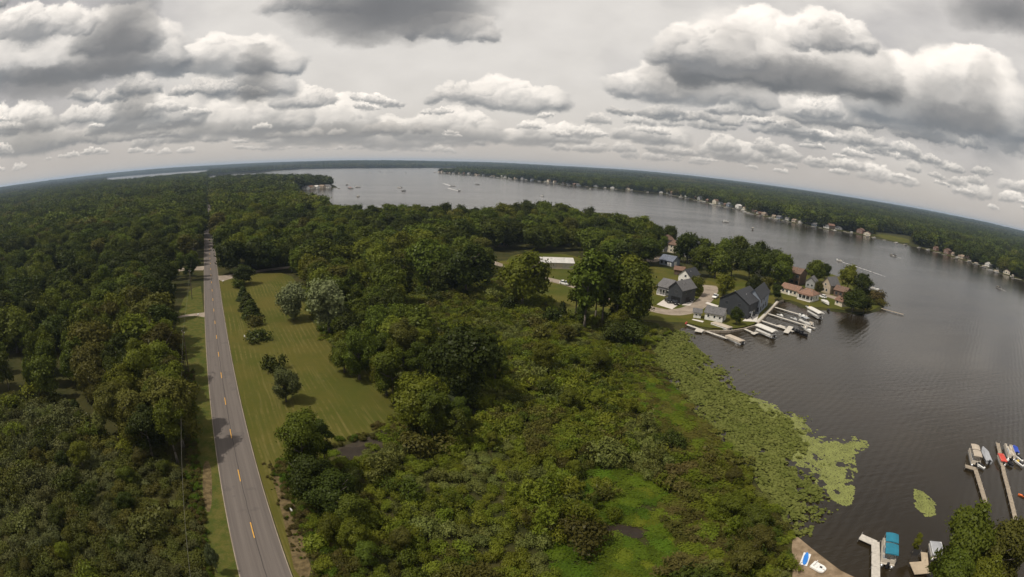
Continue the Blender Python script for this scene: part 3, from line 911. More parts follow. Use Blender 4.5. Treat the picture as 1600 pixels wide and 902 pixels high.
def scatter_object(name, P, z, rot, scl, idx, templates, label, cat=None):
    """a mass nobody could count: real plants instanced on points by geometry nodes"""
    me = bpy.data.meshes.new(name)
    V = np.column_stack([P, z]).astype(np.float32)
    me.vertices.add(len(V)); me.vertices.foreach_set('co', V.ravel())
    for nm, arr, ty in (('rot', rot, 'FLOAT'), ('scl', scl, 'FLOAT_VECTOR'), ('idx', idx, 'INT')):
        a = me.attributes.new(nm, ty, 'POINT')
        a.data.foreach_set('vector' if ty == 'FLOAT_VECTOR' else 'value', np.ascontiguousarray(arr, dtype=np.int32 if ty == 'INT' else np.float32).ravel())
    o = bpy.data.objects.new(name, me); COL.objects.link(o)
    tag(o, label, cat, kind='stuff')
    tc = bpy.data.collections.new(name + '_plants')
    for k, tm in enumerate(templates):
        t = bpy.data.objects.new('%03d_%s' % (k, tm.name), tm); tc.objects.link(t)
    ng = bpy.data.node_groups.new(name, 'GeometryNodeTree')
    ng.interface.new_socket('Geometry', in_out='INPUT', socket_type='NodeSocketGeometry')
    ng.interface.new_socket('Geometry', in_out='OUTPUT', socket_type='NodeSocketGeometry')
    N = NT(ng)
    gi = N.node('NodeGroupInput').outputs[0]; go = N.node('NodeGroupOutput')
    def attr(nm, ty):
        n = ng.nodes.new('GeometryNodeInputNamedAttribute'); n.data_type = ty; n.inputs['Name'].default_value = nm
        return next(s for s in n.outputs if s.enabled and s.name == 'Attribute')
    ci = N.node('GeometryNodeCollectionInfo', {'Collection': tc, 'Separate Children': True, 'Reset Children': True})
    ip = ng.nodes.new('GeometryNodeInstanceOnPoints')
    ng.links.new(N.node('GeometryNodeMeshToPoints', {'Mesh': gi}).outputs[0], ip.inputs['Points'])
    ng.links.new(ci.outputs[0], ip.inputs['Instance'])
    ip.inputs['Pick Instance'].default_value = True
    ng.links.new(attr('idx', 'INT'), ip.inputs['Instance Index'])
    ng.links.new(attr('scl', 'FLOAT_VECTOR'), ip.inputs['Scale'])
    cx = N.node('ShaderNodeCombineXYZ', {2: attr('rot', 'FLOAT')})
    er = N.node('FunctionNodeEulerToRotation', {0: cx.outputs[0]})
    ng.links.new(er.outputs[0], ip.inputs['Rotation'])
    ng.links.new(ip.outputs[0], go.inputs[0])
    md = o.modifiers.new('plants', 'NODES'); md.node_group = ng
    return o


def sector(r0, r1, dmin, half=63.5, seed=1):
    g = np.random.default_rng(seed)
    a = math.radians(half)
    n = int((r1 * r1 - r0 * r0) * a / dmin ** 2 * 1.6)
    r = np.sqrt(g.uniform(r0 * r0, r1 * r1, n)); th = g.uniform(-a, a, n)
    return np.stack([r * np.sin(th), r * np.cos(th)], 1)


def road_l(P): return P @ RN - ROAD_L
def road_s(P): return P @ RD


# open ground that carries no woods
MARSH = np.vstack([G([(640, 655), (700, 650), (745, 650), (738, 600), (700, 556), (655, 522), (618, 480), (600, 448), (608, 434), (650, 430), (700, 430), (765, 434), (800, 448), (850, 462), (880, 487), (1010, 500), (1050, 512), (1045, 522), (1020, 540), (1010, 565)], 1.5),
                   G([(1045, 600), (1075, 640), (1115, 682), (1155, 722), (1185, 768), (1210, 803), (1232, 838), (1235, 860), (1240, 920), (1255, 1010)], 0), [sl(-10, 26), sl(-10, 7.2), sl(40, 7.2), sl(70, 8.2)], G([(475, 745), (500, 715)], 0), G([(560, 738), (600, 720)], 0)])
LEFT_LOW = np.array([sl(-30, -8.5), sl(20, -8.8), sl(60, -8.6), sl(80, -9.5), sl(96, -17), sl(100, -30), sl(118, -40), sl(125, -60), sl(130, -90), sl(120, -150), sl(60, -160), sl(-30, -120)])
LEFT_TALL = G([(215, 448), (262, 470), (266, 520), (270, 570), (268, 612), (250, 630), (200, 618), (150, 560), (112, 548), (104, 520), (130, 480), (170, 462)], 13)
SHEDZONE = np.vstack([G([(738, 402), (748, 394), (800, 393), (830, 392), (905, 392), (935, 405), (985, 430), (1010, 415), (1040, 395), (1070, 375)], 0), G([(1100, 395), (1200, 400), (1260, 415), (1300, 425), (1340, 440), (1390, 460), (1390, 500), (1200, 530), (1050, 520), (1000, 510), (880, 505), (830, 470), (770, 440)], 0)])
BAND = G([(470, 405), (520, 398), (570, 408), (604, 428), (614, 466), (655, 512), (704, 556), (732, 585), (736, 612), (708, 628), (670, 612), (622, 577), (568, 538), (518, 512), (492, 480), (475, 440)], 10)
CREEK = G([(470, 700), (520, 682), (600, 662), (660, 638), (712, 650), (690, 690), (620, 740), (560, 760), (490, 770)], 0)
EXCL = [CREEK, BAND, lawn_poly, MARSH, LEFT_LOW, SHEDZONE]
PARK = G([(1362, 362), (1430, 370), (1430, 392), (1362, 380)], 0)


def woods_ok(P, m=2.5, shore=7):
    ok = sdf(P) > shore
    l = road_l(P); s = road_s(P)
    ok &= ~((np.abs(l) < np.where(s > 310, 6.3, 8.5)) & (s < 1500) & (s > -50))
    ok &= ~((l > -17) & (l < 0) & (s < 225))
    ok &= ~((l > -24) & (l < 0) & (s < 275) & (s > 255))
    for E_ in EXCL: ok &= ~inside(P, E_)
    ok &= dist_poly(P, lawn_poly) > m
    ok &= ~inside(P, PARK)
    return ok


EXPL = []   # explicitly placed trees (x, y) so that the fill keeps off them


def T(name, px, py, h, kind, sp, label, group=None, wf=1.0, cat='tree', lod=None, base=False, pale=False):
    """tree whose top (or base) is seen at px, py"""
    x, y = at(px, py, 0 if base else h)
    EXPL.append((x, y))
    o = plant(name, x, y, h, kind, sp, label, cat, group, wf, lod, pale=pale)
    return o


# single trees and shrubs that the photograph sets apart
T('lawn_tree', 441, 574, 7.8, 'round', 'spruce', 'grey-green bushy tree standing alone in the middle of the lawn', wf=1.1)
T('dark_shrub', 424, 556, 3.4, 'bush', 'dark', 'small dark shrub on the lawn just behind the grey-green lawn tree', wf=1.0, cat='shrub')
T('dark_shrub', 405, 518, 2.6, 'bush', 'dark', 'low wide dark shrub alone on the lawn before the cedar row', wf=1.7, cat='shrub')
T('round_shrub', 395, 495, 2.8, 'bush', 'olive', 'small round olive shrub at the near end of the lawn shrub row', wf=1.1, cat='shrub')
T('cedar_tree', 391, 467, 6.2, 'spruce', 'dark', 'dark cedar nearest the camera in the row along the lawn', wf=1.7)
T('cedar_tree', 385, 456, 6.2, 'spruce', 'dark', 'dark cedar in the middle of the row along the lawn', wf=1.6)
T('cedar_tree', 379, 446, 5.5, 'spruce', 'dark', 'dark cedar at the far end of the row along the lawn', wf=1.5)
T('small_shrub', 374, 438, 3.0, 'bush', 'mid', 'small green shrub between the cedar row and the domed tree', wf=1.2, cat='shrub')
T('domed_tree', 380, 412, 8.6, 'round', 'dark', 'dome-shaped dark tree at the far corner of the lawn beside the side road', wf=1.35)
T('silver_leaved_tree', 510, 432, 17, 'broad', 'silver', 'large silver-leaved tree with pale crown at the edge of the lawn', wf=1.15)
T('silver_leaved_tree', 456, 441, 12, 'round', 'silver', 'smaller silver-leaved tree left of the large silver one beside the lawn', wf=1.05)
T('bright_tree', 820, 393, 19.5, 'round', 'bright', 'bright green rounded tree in the grass left of the long shed', wf=1.05)
T('leafy_tree', 730, 381, 19, 'round', 'dark', 'dark rounded tree at the far marsh edge, left of the shed grass', wf=1.2)
T('leafy_tree', 672, 374, 19, 'round', 'mid', 'mid-green tree at the far marsh edge, second left of the shed grass', wf=1.1)
T('leafy_tree', 700, 405, 13, 'round', 'dark', 'low dark tree in front of the two trees at the far marsh edge', wf=1.2)
T('tall_tree', 922, 388, 25, 'sparse', 'mid', 'tallest sparse tree of the clump on the grass before the shed, leftmost', wf=1.05)
T('tall_tree', 950, 396, 23, 'sparse', 'mid', 'tall sparse tree in the middle of the clump on the grass before the shed', wf=1.0)
T('tall_tree', 985, 394, 23, 'sparse', 'bright', 'tall yellow-green tree at the back of the clump right of the shed', wf=1.0)
T('tall_tree', 1000, 412, 21, 'broad', 'mid', 'broad tree at the right end of the clump beside the gravel drive', wf=1.0)
T('tall_tree', 938, 402, 21, 'sparse', 'dark', 'dark sparse tree between the two tallest of the clump before the shed', wf=1.0)
T('tall_tree', 905, 414, 17, 'sparse', 'mid', 'sparse tree at the left foot of the tallest one before the shed', wf=1.1)
T('tall_tree', 970, 412, 20, 'sparse', 'mid', 'sparse mid-green tree right of the middle of the tall clump', wf=1.2)
T('tall_tree', 1004, 440, 13, 'broad', 'mid', 'lower broad tree at the right edge of the tall clump by the drive', wf=.9)
T('leafy_tree', 984, 452, 11.5, 'round', 'mid', 'rounded tree low in the right part of the tall clump', wf=1.1)
T('leafy_tree', 968, 484, 8, 'round', 'bright', 'low bright tree at the feet of the tall clump beside the marsh', wf=1.0)
T('conifer_tree', 880, 470, 7, 'spruce', 'dark', 'small dark conifer at the marsh edge below the white car', wf=1.0)
T('leafy_tree', 912, 472, 8, 'tall', 'mid', 'narrow young tree at the marsh edge left of the tall clump', wf=1.2)
T('dark_shrub', 865, 484, 5, 'bush', 'dark', 'dark bushy shrub beside the small conifer at the marsh edge', wf=.8, cat='shrub')
T('round_tree', 1089, 431, 8.2, 'round', 'bright', 'bright yellow-green round tree beside the dark garage and the drive', wf=1.15)
T('round_tree', 1134, 428, 9.5, 'round', 'bright', 'yellow-green tree behind the left roof of the charcoal house', wf=1.15)
T('small_tree', 1154, 479, 6.5, 'round', 'dark', 'small dark tree on the grass between white garage and patio', wf=.9)
T('leafy_tree', 1216, 442, 8, 'tall', 'dark', 'narrow dark tree left of the orange-roofed cottages', wf=1.5)
T('leafy_tree', 1180, 428, 9, 'round', 'dark', 'dark spreading tree behind the right end of the charcoal house', wf=1.1)
T('leafy_tree', 1200, 433, 8, 'round', 'olive', 'purple-olive small tree behind the seawall lawn', wf=1.0)
T('leafy_tree', 1280, 440, 6, 'round', 'olive', 'olive tree between the white cottage and the tan gabled house', wf=1.1)
T('point_tree', 1330, 412, 15, 'broad', 'bright', 'bright tree at the back of the tip of the peninsula', wf=1.2)
T('point_tree', 1352, 428, 14.5, 'broad', 'dark', 'big dark tree on the tip of the peninsula with its crown to the lake', wf=1.25)
T('willow_tree', 1338, 452, 10, 'round', 'dark', 'dark drooping tree at the waterline of the peninsula tip', wf=1.5)
T('willow_tree', 1354, 462, 7.5, 'round', 'dark', 'low dark tree over the water right of the drooping tree', wf=1.5)
T('brown_shrub', 1369, 456, 4.0, 'bush', 'brown', 'reddish brown shrub near the dock at the peninsula tip', wf=1.7, cat='shrub')
T('brown_shrub', 1374, 468, 2.6, 'bush', 'olive', 'yellow-olive reed clump at the very end of the peninsula', wf=1.8, cat='shrub')
T('lake_tree', 1277, 405, 13, 'round', 'mid', 'rounded tree between the brown house and the open lake', wf=1.2)
T('lake_tree', 1292, 412, 9, 'round', 'dark', 'smaller dark tree right of the rounded lakeside tree', wf=1.0)
T('creek_tree', 462, 640, 13.5, 'broad', 'mid', 'big mid-green tree by the lawn corner nearest the muddy creek', wf=.95)
T('creek_tree', 500, 652, 9.5, 'sparse', 'dark', 'thin dark tree with bare trunk at the end of the lawn by the creek', wf=1.05)
T('creek_tree', 478, 706, 9, 'round', 'dark', 'dark tree in front of the big creek tree beside the road bank', wf=1.1)
T('creek_tree', 512, 740, 8, 'round', 'dark', 'dark low tree nearest the creek water, right of the road bank', wf=1.2)
T('creek_tree', 545, 770, 6.5, 'round', 'mid', 'bushy tree in the dark thicket below the creek', wf=1.1)
T('bright_sapling', 512, 806, 5.2, 'broad', 'bright', 'bright young tree at the road bank in the foreground, left one', wf=1.2)
T('bright_sapling', 548, 812, 5.6, 'broad', 'bright', 'bright young tree in the foreground right of its twin at the road bank', wf=1.25)
T('bright_sapling', 570, 850, 4.2, 'broad', 'mid', 'low green sapling under the two bright young trees', wf=1.3)
T('silver_shrub', 700, 612, 6.0, 'round', 'silver', 'grey-leaved small tree at the near foot of the wooded band', wf=.95)
T('marsh_tree', 855, 530, 8.5, 'broad', 'bright', 'bright small tree in the middle of the marsh scrub', wf=1.2)
T('marsh_tree', 938, 545, 7.5, 'broad', 'bright', 'yellow-green small tree in the marsh scrub below the tall clump', wf=1.3)
T('marsh_tree', 960, 500, 7.0, 'round', 'dark', 'dark bushy tree below the tall clump at the marsh edge', wf=1.4)
T('marsh_tree', 994, 500, 7.5, 'round', 'dark', 'dark bushy tree at the marsh edge left of the long dock', wf=1.3)
T('marsh_tree', 775, 545, 8.5, 'broad', 'mid', 'green small tree in the marsh scrub right of the wooded band', wf=1.3)
T('marsh_tree', 715, 532, 9, 'broad', 'mid', 'green tree where the wooded band meets the scrub', wf=1.2)
T('marsh_tree', 885, 508, 5.5, 'round', 'olive', 'olive small tree in the scrub below the white car', wf=1.3)
T('marsh_tree', 892, 606, 5.0, 'broad', 'bright', 'spiky bright bush tree in the middle of the marsh', wf=1.4)
T('marsh_tree', 770, 672, 4.5, 'tall', 'bright', 'slender bright sapling rising from the near scrub', wf=1.2)
T('marsh_tree', 932, 770, 3.4, 'tall', 'mid', 'thin young tree left of the bright reed bed', wf=1.0)
T('shore_tree', 1188, 790, 5.0, 'round', 'mid', 'green bushy tree on the shore above the beach', wf=1.3)
T('shore_tree', 1150, 770, 4.5, 'round', 'bright', 'bright bushy tree on the shore edge left of the beach tree', wf=1.3)
T('shore_tree', 1196, 822, 4.6, 'round', 'olive', 'olive leafy tree overhanging the little beach', wf=1.3)
T('shore_tree', 1172, 852, 4.6, 'round', 'olive', 'olive-brown leafy tree at the bottom edge left of the beach', wf=1.4)
T('corner_tree', 1540, 778, 16, 'lobed', 'mid', 'large green tree in the lower right corner over the docks', wf=1.1)
T('corner_tree', 1590, 800, 15, 'lobed', 'olive', 'large tree at the right edge in the lower right corner', wf=1.1)
T('corner_tree', 1506, 838, 10, 'lobed', 'mid', 'dark tree beside the tan dock in the lower right corner', wf=1.1)
T('corner_tree', 1560, 862, 11, 'lobed', 'bright', 'olive-green tree at the bottom edge of the lower right corner', wf=1.2)
T('corner_tree', 1440, 834, 4.0, 'sparse', 'bright', 'thin bright sapling at the water beside the tan dock', wf=1.1)
T('pale_tree_top', 323, 849, 5.2, 'broad', 'silver', 'pale silver-leaved sapling on the left road verge in the foreground', wf=.55)
T('yellow_bush', 117, 688, 5.5, 'broad', 'bright', 'yellow-green bush tree alone in the scrub left of the road', wf=1.35)
T('dead_looking_tree', 150, 640, 6.0, 'sparse', 'shrubg', 'grey thin-leaved tree in the scrub left of the road', wf=1.5)

# the skyline row of the lake woods, each set by its top
SKY = [(340, 288, 15), (372, 285, 15), (405, 288, 15), (441, 290, 15), (470, 306, 15), (489, 303, 16), (512, 316, 15), (536, 320, 16), (556, 318, 17), (580, 320, 17), (603, 325, 17), (632, 318, 18), (655, 321, 18), (692, 316, 19), (718, 319, 19),
       (742, 330, 18), (764, 323, 19), (790, 317, 20), (808, 316, 20), (826, 312, 21), (850, 313, 21), (876, 317, 21), (900, 322, 20), (921, 322, 20), (944, 338, 19), (972, 333, 20), (996, 338, 20), (1015, 345, 18), (1048, 352, 16),
       (1078, 362, 18), (1104, 369, 17), (1135, 370, 18), (1160, 369, 18), (1186, 377, 18), (1212, 385, 17), (1228, 396, 16), (1094, 385, 15), (1122, 385, 16), (1148, 382, 17), (1175, 390, 16), (1200, 396, 15), (1225, 408, 13)]
kinds_ = ['broad', 'round', 'lobed', 'broad']; spw = ['mid', 'dark', 'mid', 'dark', 'bright']
for i, (px, py, h) in enumerate(SKY):
    right = px > 1060
    sp = spw[(i * 7) % 5]
    if right and sp == 'bright': sp = 'mid'
    T('leafy_tree', px, py, h, kinds_[i % 4], sp,
      ('tall %s tree in the lakeside row behind the charcoal house' if right else 'tall %s %s tree whose top stands against the lake, ' % ('%s', ['broad', 'rounded', 'ragged', 'spreading'][i % 4]) + ('left of the bay' if px < 500 else 'left part of the skyline' if px < 680 else 'middle of the skyline' if px < 860 else 'right part of the skyline')) % {'mid': 'green', 'dark': 'dark green', 'bright': 'yellow-green'}[sp],
      'trees behind the charcoal house' if right else 'woods along the lake', wf=1.12)

EX = np.array(EXPL)


def not_near(P, Q, d):
    ok = np.ones(len(P), bool)
    for q in Q: ok &= ((P - q) ** 2).sum(1) > d * d
    return ok


# fill: every tree of the nearer woods
def fill():
    P = sector(60, 720, 6.2, seed=4)
    ok = woods_ok(P)
    P = P[ok]
    P = P[thin(P, 6.2)]
    L = poly_scatter(LEFT_TALL, .2); L = L[thin(L, 4.6)]
    B = poly_scatter(BAND, .25); B = B[thin(B, 4.1)]
    B = B[dist_poly(B, lawn_poly) > 3.0]
    P = np.vstack([L, B, P])
    P = P[not_near(P, EX, 3.6)]
    reg = np.where(inside(P, LEFT_TALL), 1, np.where(inside(P, BAND), 2, 0))
    r = np.hypot(P[:, 0], P[:, 1])
    g = np.random.default_rng(3)
    h = np.where(reg == 1, g.uniform(9.5, 15.5, len(P)), np.where(reg == 2, g.uniform(7.5, 14, len(P)), 9 + 11 * (.45 * vnoise(P, 28, 61, 2) + .55 * g.random(len(P)))))
    l = road_l(P); s = road_s(P)
    h = np.where((l < 0) & (s < 330) & (reg == 0), h * .9, h)
    bigN = vnoise(P, 120, 8, 3)
    # trees seen behind the leftmost pixels or out of the frame are dropped
    vis = np.ones(len(P), bool)
    spn = vnoise(P, 30, 21, 3) + g.uniform(-.18, .18, len(P))
    sp = np.where(spn < .44, 0, np.where(spn < .66, 1, np.where(spn < .78, 2, 3)))
    sp = np.where((reg == 1) & (g.uniform(size=len(P)) < .7), np.where(g.uniform(size=len(P)) < .5, 2, 3), sp)
    sp = np.where((reg == 2) & (sp == 0) & (g.uniform(size=len(P)) < .6), 1, sp)
    sp = np.where((reg == 0) & (l < 0) & (sp == 2) , 1, sp)
    names = ['dark', 'mid', 'bright', 'olive']
    kd = g.integers(0, 5, len(P)); kn = ['broad', 'round', 'lobed', 'tall', 'sparse']
    score = h / r * np.where(np.degrees(np.abs(np.arctan2(P[:, 0], P[:, 1]))) > 61, .4, 1)
    order = np.argsort(-score)
    n_ind = 300 - len([1 for q in EXPL]) + 20
    ind = order[:n_ind]; rest = order[n_ind:]
    nm = ['dark green', 'mid-green', 'bright green', 'olive-green']
    hq = np.quantile(h[ind], [.33, .66]); sh_ = {'broad': 'broad', 'round': 'rounded', 'lobed': 'ragged', 'tall': 'narrow', 'sparse': 'thin'}
    for i in ind:
        side_ = 'left' if l[i] < 0 else 'right'
        look = ('tall ' if h[i] > hq[1] else 'low ' if h[i] < hq[0] else '') + sh_[kn[kd[i]]] + ' ' + nm[sp[i]]
        if reg[i] == 1: lab, gp = '%s tree in the thicket left of the road, ' + ('nearest part' if s[i] < 95 else 'far part' if s[i] > 135 else 'middle part'), 'thicket left of the road'
        elif reg[i] == 2: lab, gp = '%s tree in the band beside the lawn, ' + ('creek end' if s[i] < 105 else 'far end' if s[i] > 160 else 'middle part'), 'wooded band beside the lawn'
        elif side_ == 'left': lab, gp = '%s tree in the woods left of the road, ' + ('edge by the road' if l[i] > -35 else 'deep inside' if l[i] < -90 else 'some way in'), 'woods left of the road'
        else: lab, gp = '%s tree in the woods beyond the lawn, ' + ('close to the road' if l[i] < 40 else 'behind the wooded band' if l[i] < 90 else 'towards the long shed'), 'woods beyond the lawn'
        plant('leafy_tree', P[i, 0], P[i, 1], h[i], kn[kd[i]], names[sp[i]], lab % look, 'tree', gp, g.uniform(.85, 1.3))
    # the remaining trees of the same woods, as one mass
    combos = [(k, s_) for k in ('broad', 'round', 'lobed', 'tall', 'sparse') for s_ in names]
    for lod, m, lab in (('mid', r[rest] < 430, 'woods'), ('low', r[rest] >= 430, 'woods')):
        R_ = rest[m]
        if not len(R_): continue
        tm = [crown_for(k, s_, lod, 0) for k, s_ in combos]
        idx = np.array([combos.index((kn[kd[i]], names[sp[i]])) for i in R_])
        sc_ = np.array([h[i] / HT[kn[kd[i]]] for i in R_]); wf = g.uniform(.95, 1.4, len(R_))
        scatter_object('woods', P[R_], np.zeros(len(R_)), g.uniform(0, 6.28, len(R_)), np.column_stack([sc_ * wf, sc_ * wf, sc_]), idx, tm,
                       'dense broadleaf woods filling the land behind the nearest trees' if lod == 'mid' else 'dense woods further off towards the lake and the left horizon')


fill()


# plots of the houses along the far shore, kept clear of trees
FS = far_shore[10:-1]
seg = np.linalg.norm(np.diff(FS, axis=0), axis=1); cum = np.concatenate([[0], np.cumsum(seg)])


def along(s):
    i = int(np.clip(np.searchsorted(cum, s) - 1, 0, len(seg) - 1)); k = (s - cum[i]) / seg[i]
    p = FS[i] * (1 - k) + FS[i + 1] * k; d = (FS[i + 1] - FS[i]) / seg[i]
    n = np.array([d[1], -d[0]])
    if sdf(np.array([p + n * 5]))[0] < 0: n = -n
    return p, d, n


gz = np.random.default_rng(77)
PLOTS = []; s_ = 60.0
while s_ < cum[-1] - 5:
    p, d, n = along(s_); r_ = float(np.hypot(*p))
    rows = [gz.uniform(9, 20)] + ([gz.uniform(34, 55)] if gz.uniform() < .35 else [])
    for q_ in rows:
        q = p + n * q_; az = math.degrees(math.atan2(q[0], q[1]))
        if az < 58 and not inside(np.array([q]), PARK)[0] and gz.uniform() < .9: PLOTS.append((q[0], q[1], math.atan2(d[1], d[0]), n[0], n[1], r_, q_))
    s_ += gz.uniform(15, 25) if r_ < 1100 else gz.uniform(26, 48)
PL = np.array(PLOTS)


def far_woods():
    g = np.random.default_rng(9)
    P = sector(720, 2600, 9.0, seed=6)
    P = P[(sdf(P) > 9) & ~((np.abs(road_l(P)) < 8) & (road_s(P) < 1500)) & ~inside(P, PARK)]
    P = P[thin(P, 8.2)]
    ok = np.ones(len(P), bool)
    for q in PLOTS:
        n_ = np.array(q[3:5]); v = P - np.array(q[:2]); a = v @ n_; b = np.abs(v @ np.array([-n_[1], n_[0]]))
        ok &= ~((b < 7) & (a < 7) & (a > -13)) | (np.abs(v).max(1) > 60)
    P = P[ok]
    n = len(P)
    z = land_height(P)
    tm = [crown_mesh('far_crown', k, 620, 1.55, LM[s_], 40 + i) for i, (k, s_) in enumerate([('broad', 'far'), ('round', 'far'), ('lobed', 'dark'), ('broad', 'mid'), ('round', 'dark'), ('round', 'olive')])]
    sp = np.clip((vnoise(P, 90, 31, 3) * 9 - 1.5 + g.uniform(-1, 1, n)).astype(int), 0, 5)
    s = g.uniform(.75, 1.2, n) * (.75 + .4 * vnoise(P, 60, 2, 2))
    scatter_object('distant_woods', P, z, g.uniform(0, 6.28, n), np.column_stack([s * 1.35, s * 1.35, s]), sp, tm, 'wooded land beyond the lake and to the far left')
    # beyond that the canopy in patches
    def patch(seed, m, size):
        q = np.random.default_rng(seed)
        C = np.column_stack([q.uniform(-26, 26, m), q.uniform(-26, 26, m), np.zeros(m)])
        C[:, 2] = 7 + 7 * vnoise(C[:, :2] + seed * 100, 14, seed, 2) + q.uniform(-2, 1.5, m)
        global rng
        old = rng; rng = q
        V, F = leaf_quads(C, np.tile([0, 0, 1.0], (m, 1)), size, 1.3, .55)
        rng = old
        return V, F
    tmp = []
    for i, s_ in enumerate(('far', 'dark', 'far', 'olive')):
        V, F = patch(50 + i, 420, 5.5); tmp.append(np_mesh('canopy_patch', V, F, LM[s_]))
    P = sector(2560, 9500, 40, half=62, seed=12)
    P = P[sdf(P) > 22]; P = P[thin(P, 33)]
    n = len(P); z = land_height(P)
    idx = np.clip((vnoise(P, 400, 3, 3) * 6 - 1 + g.uniform(-.8, .8, n)).astype(int), 0, 3)
    s = g.uniform(.9, 1.2, n)
    scatter_object('horizon_woods', P, z, g.uniform(0, 6.28, n), np.column_stack([s, s, s * g.uniform(.8, 1.3, n)]), idx, tmp, 'unbroken woods reaching to the horizon')


far_woods()


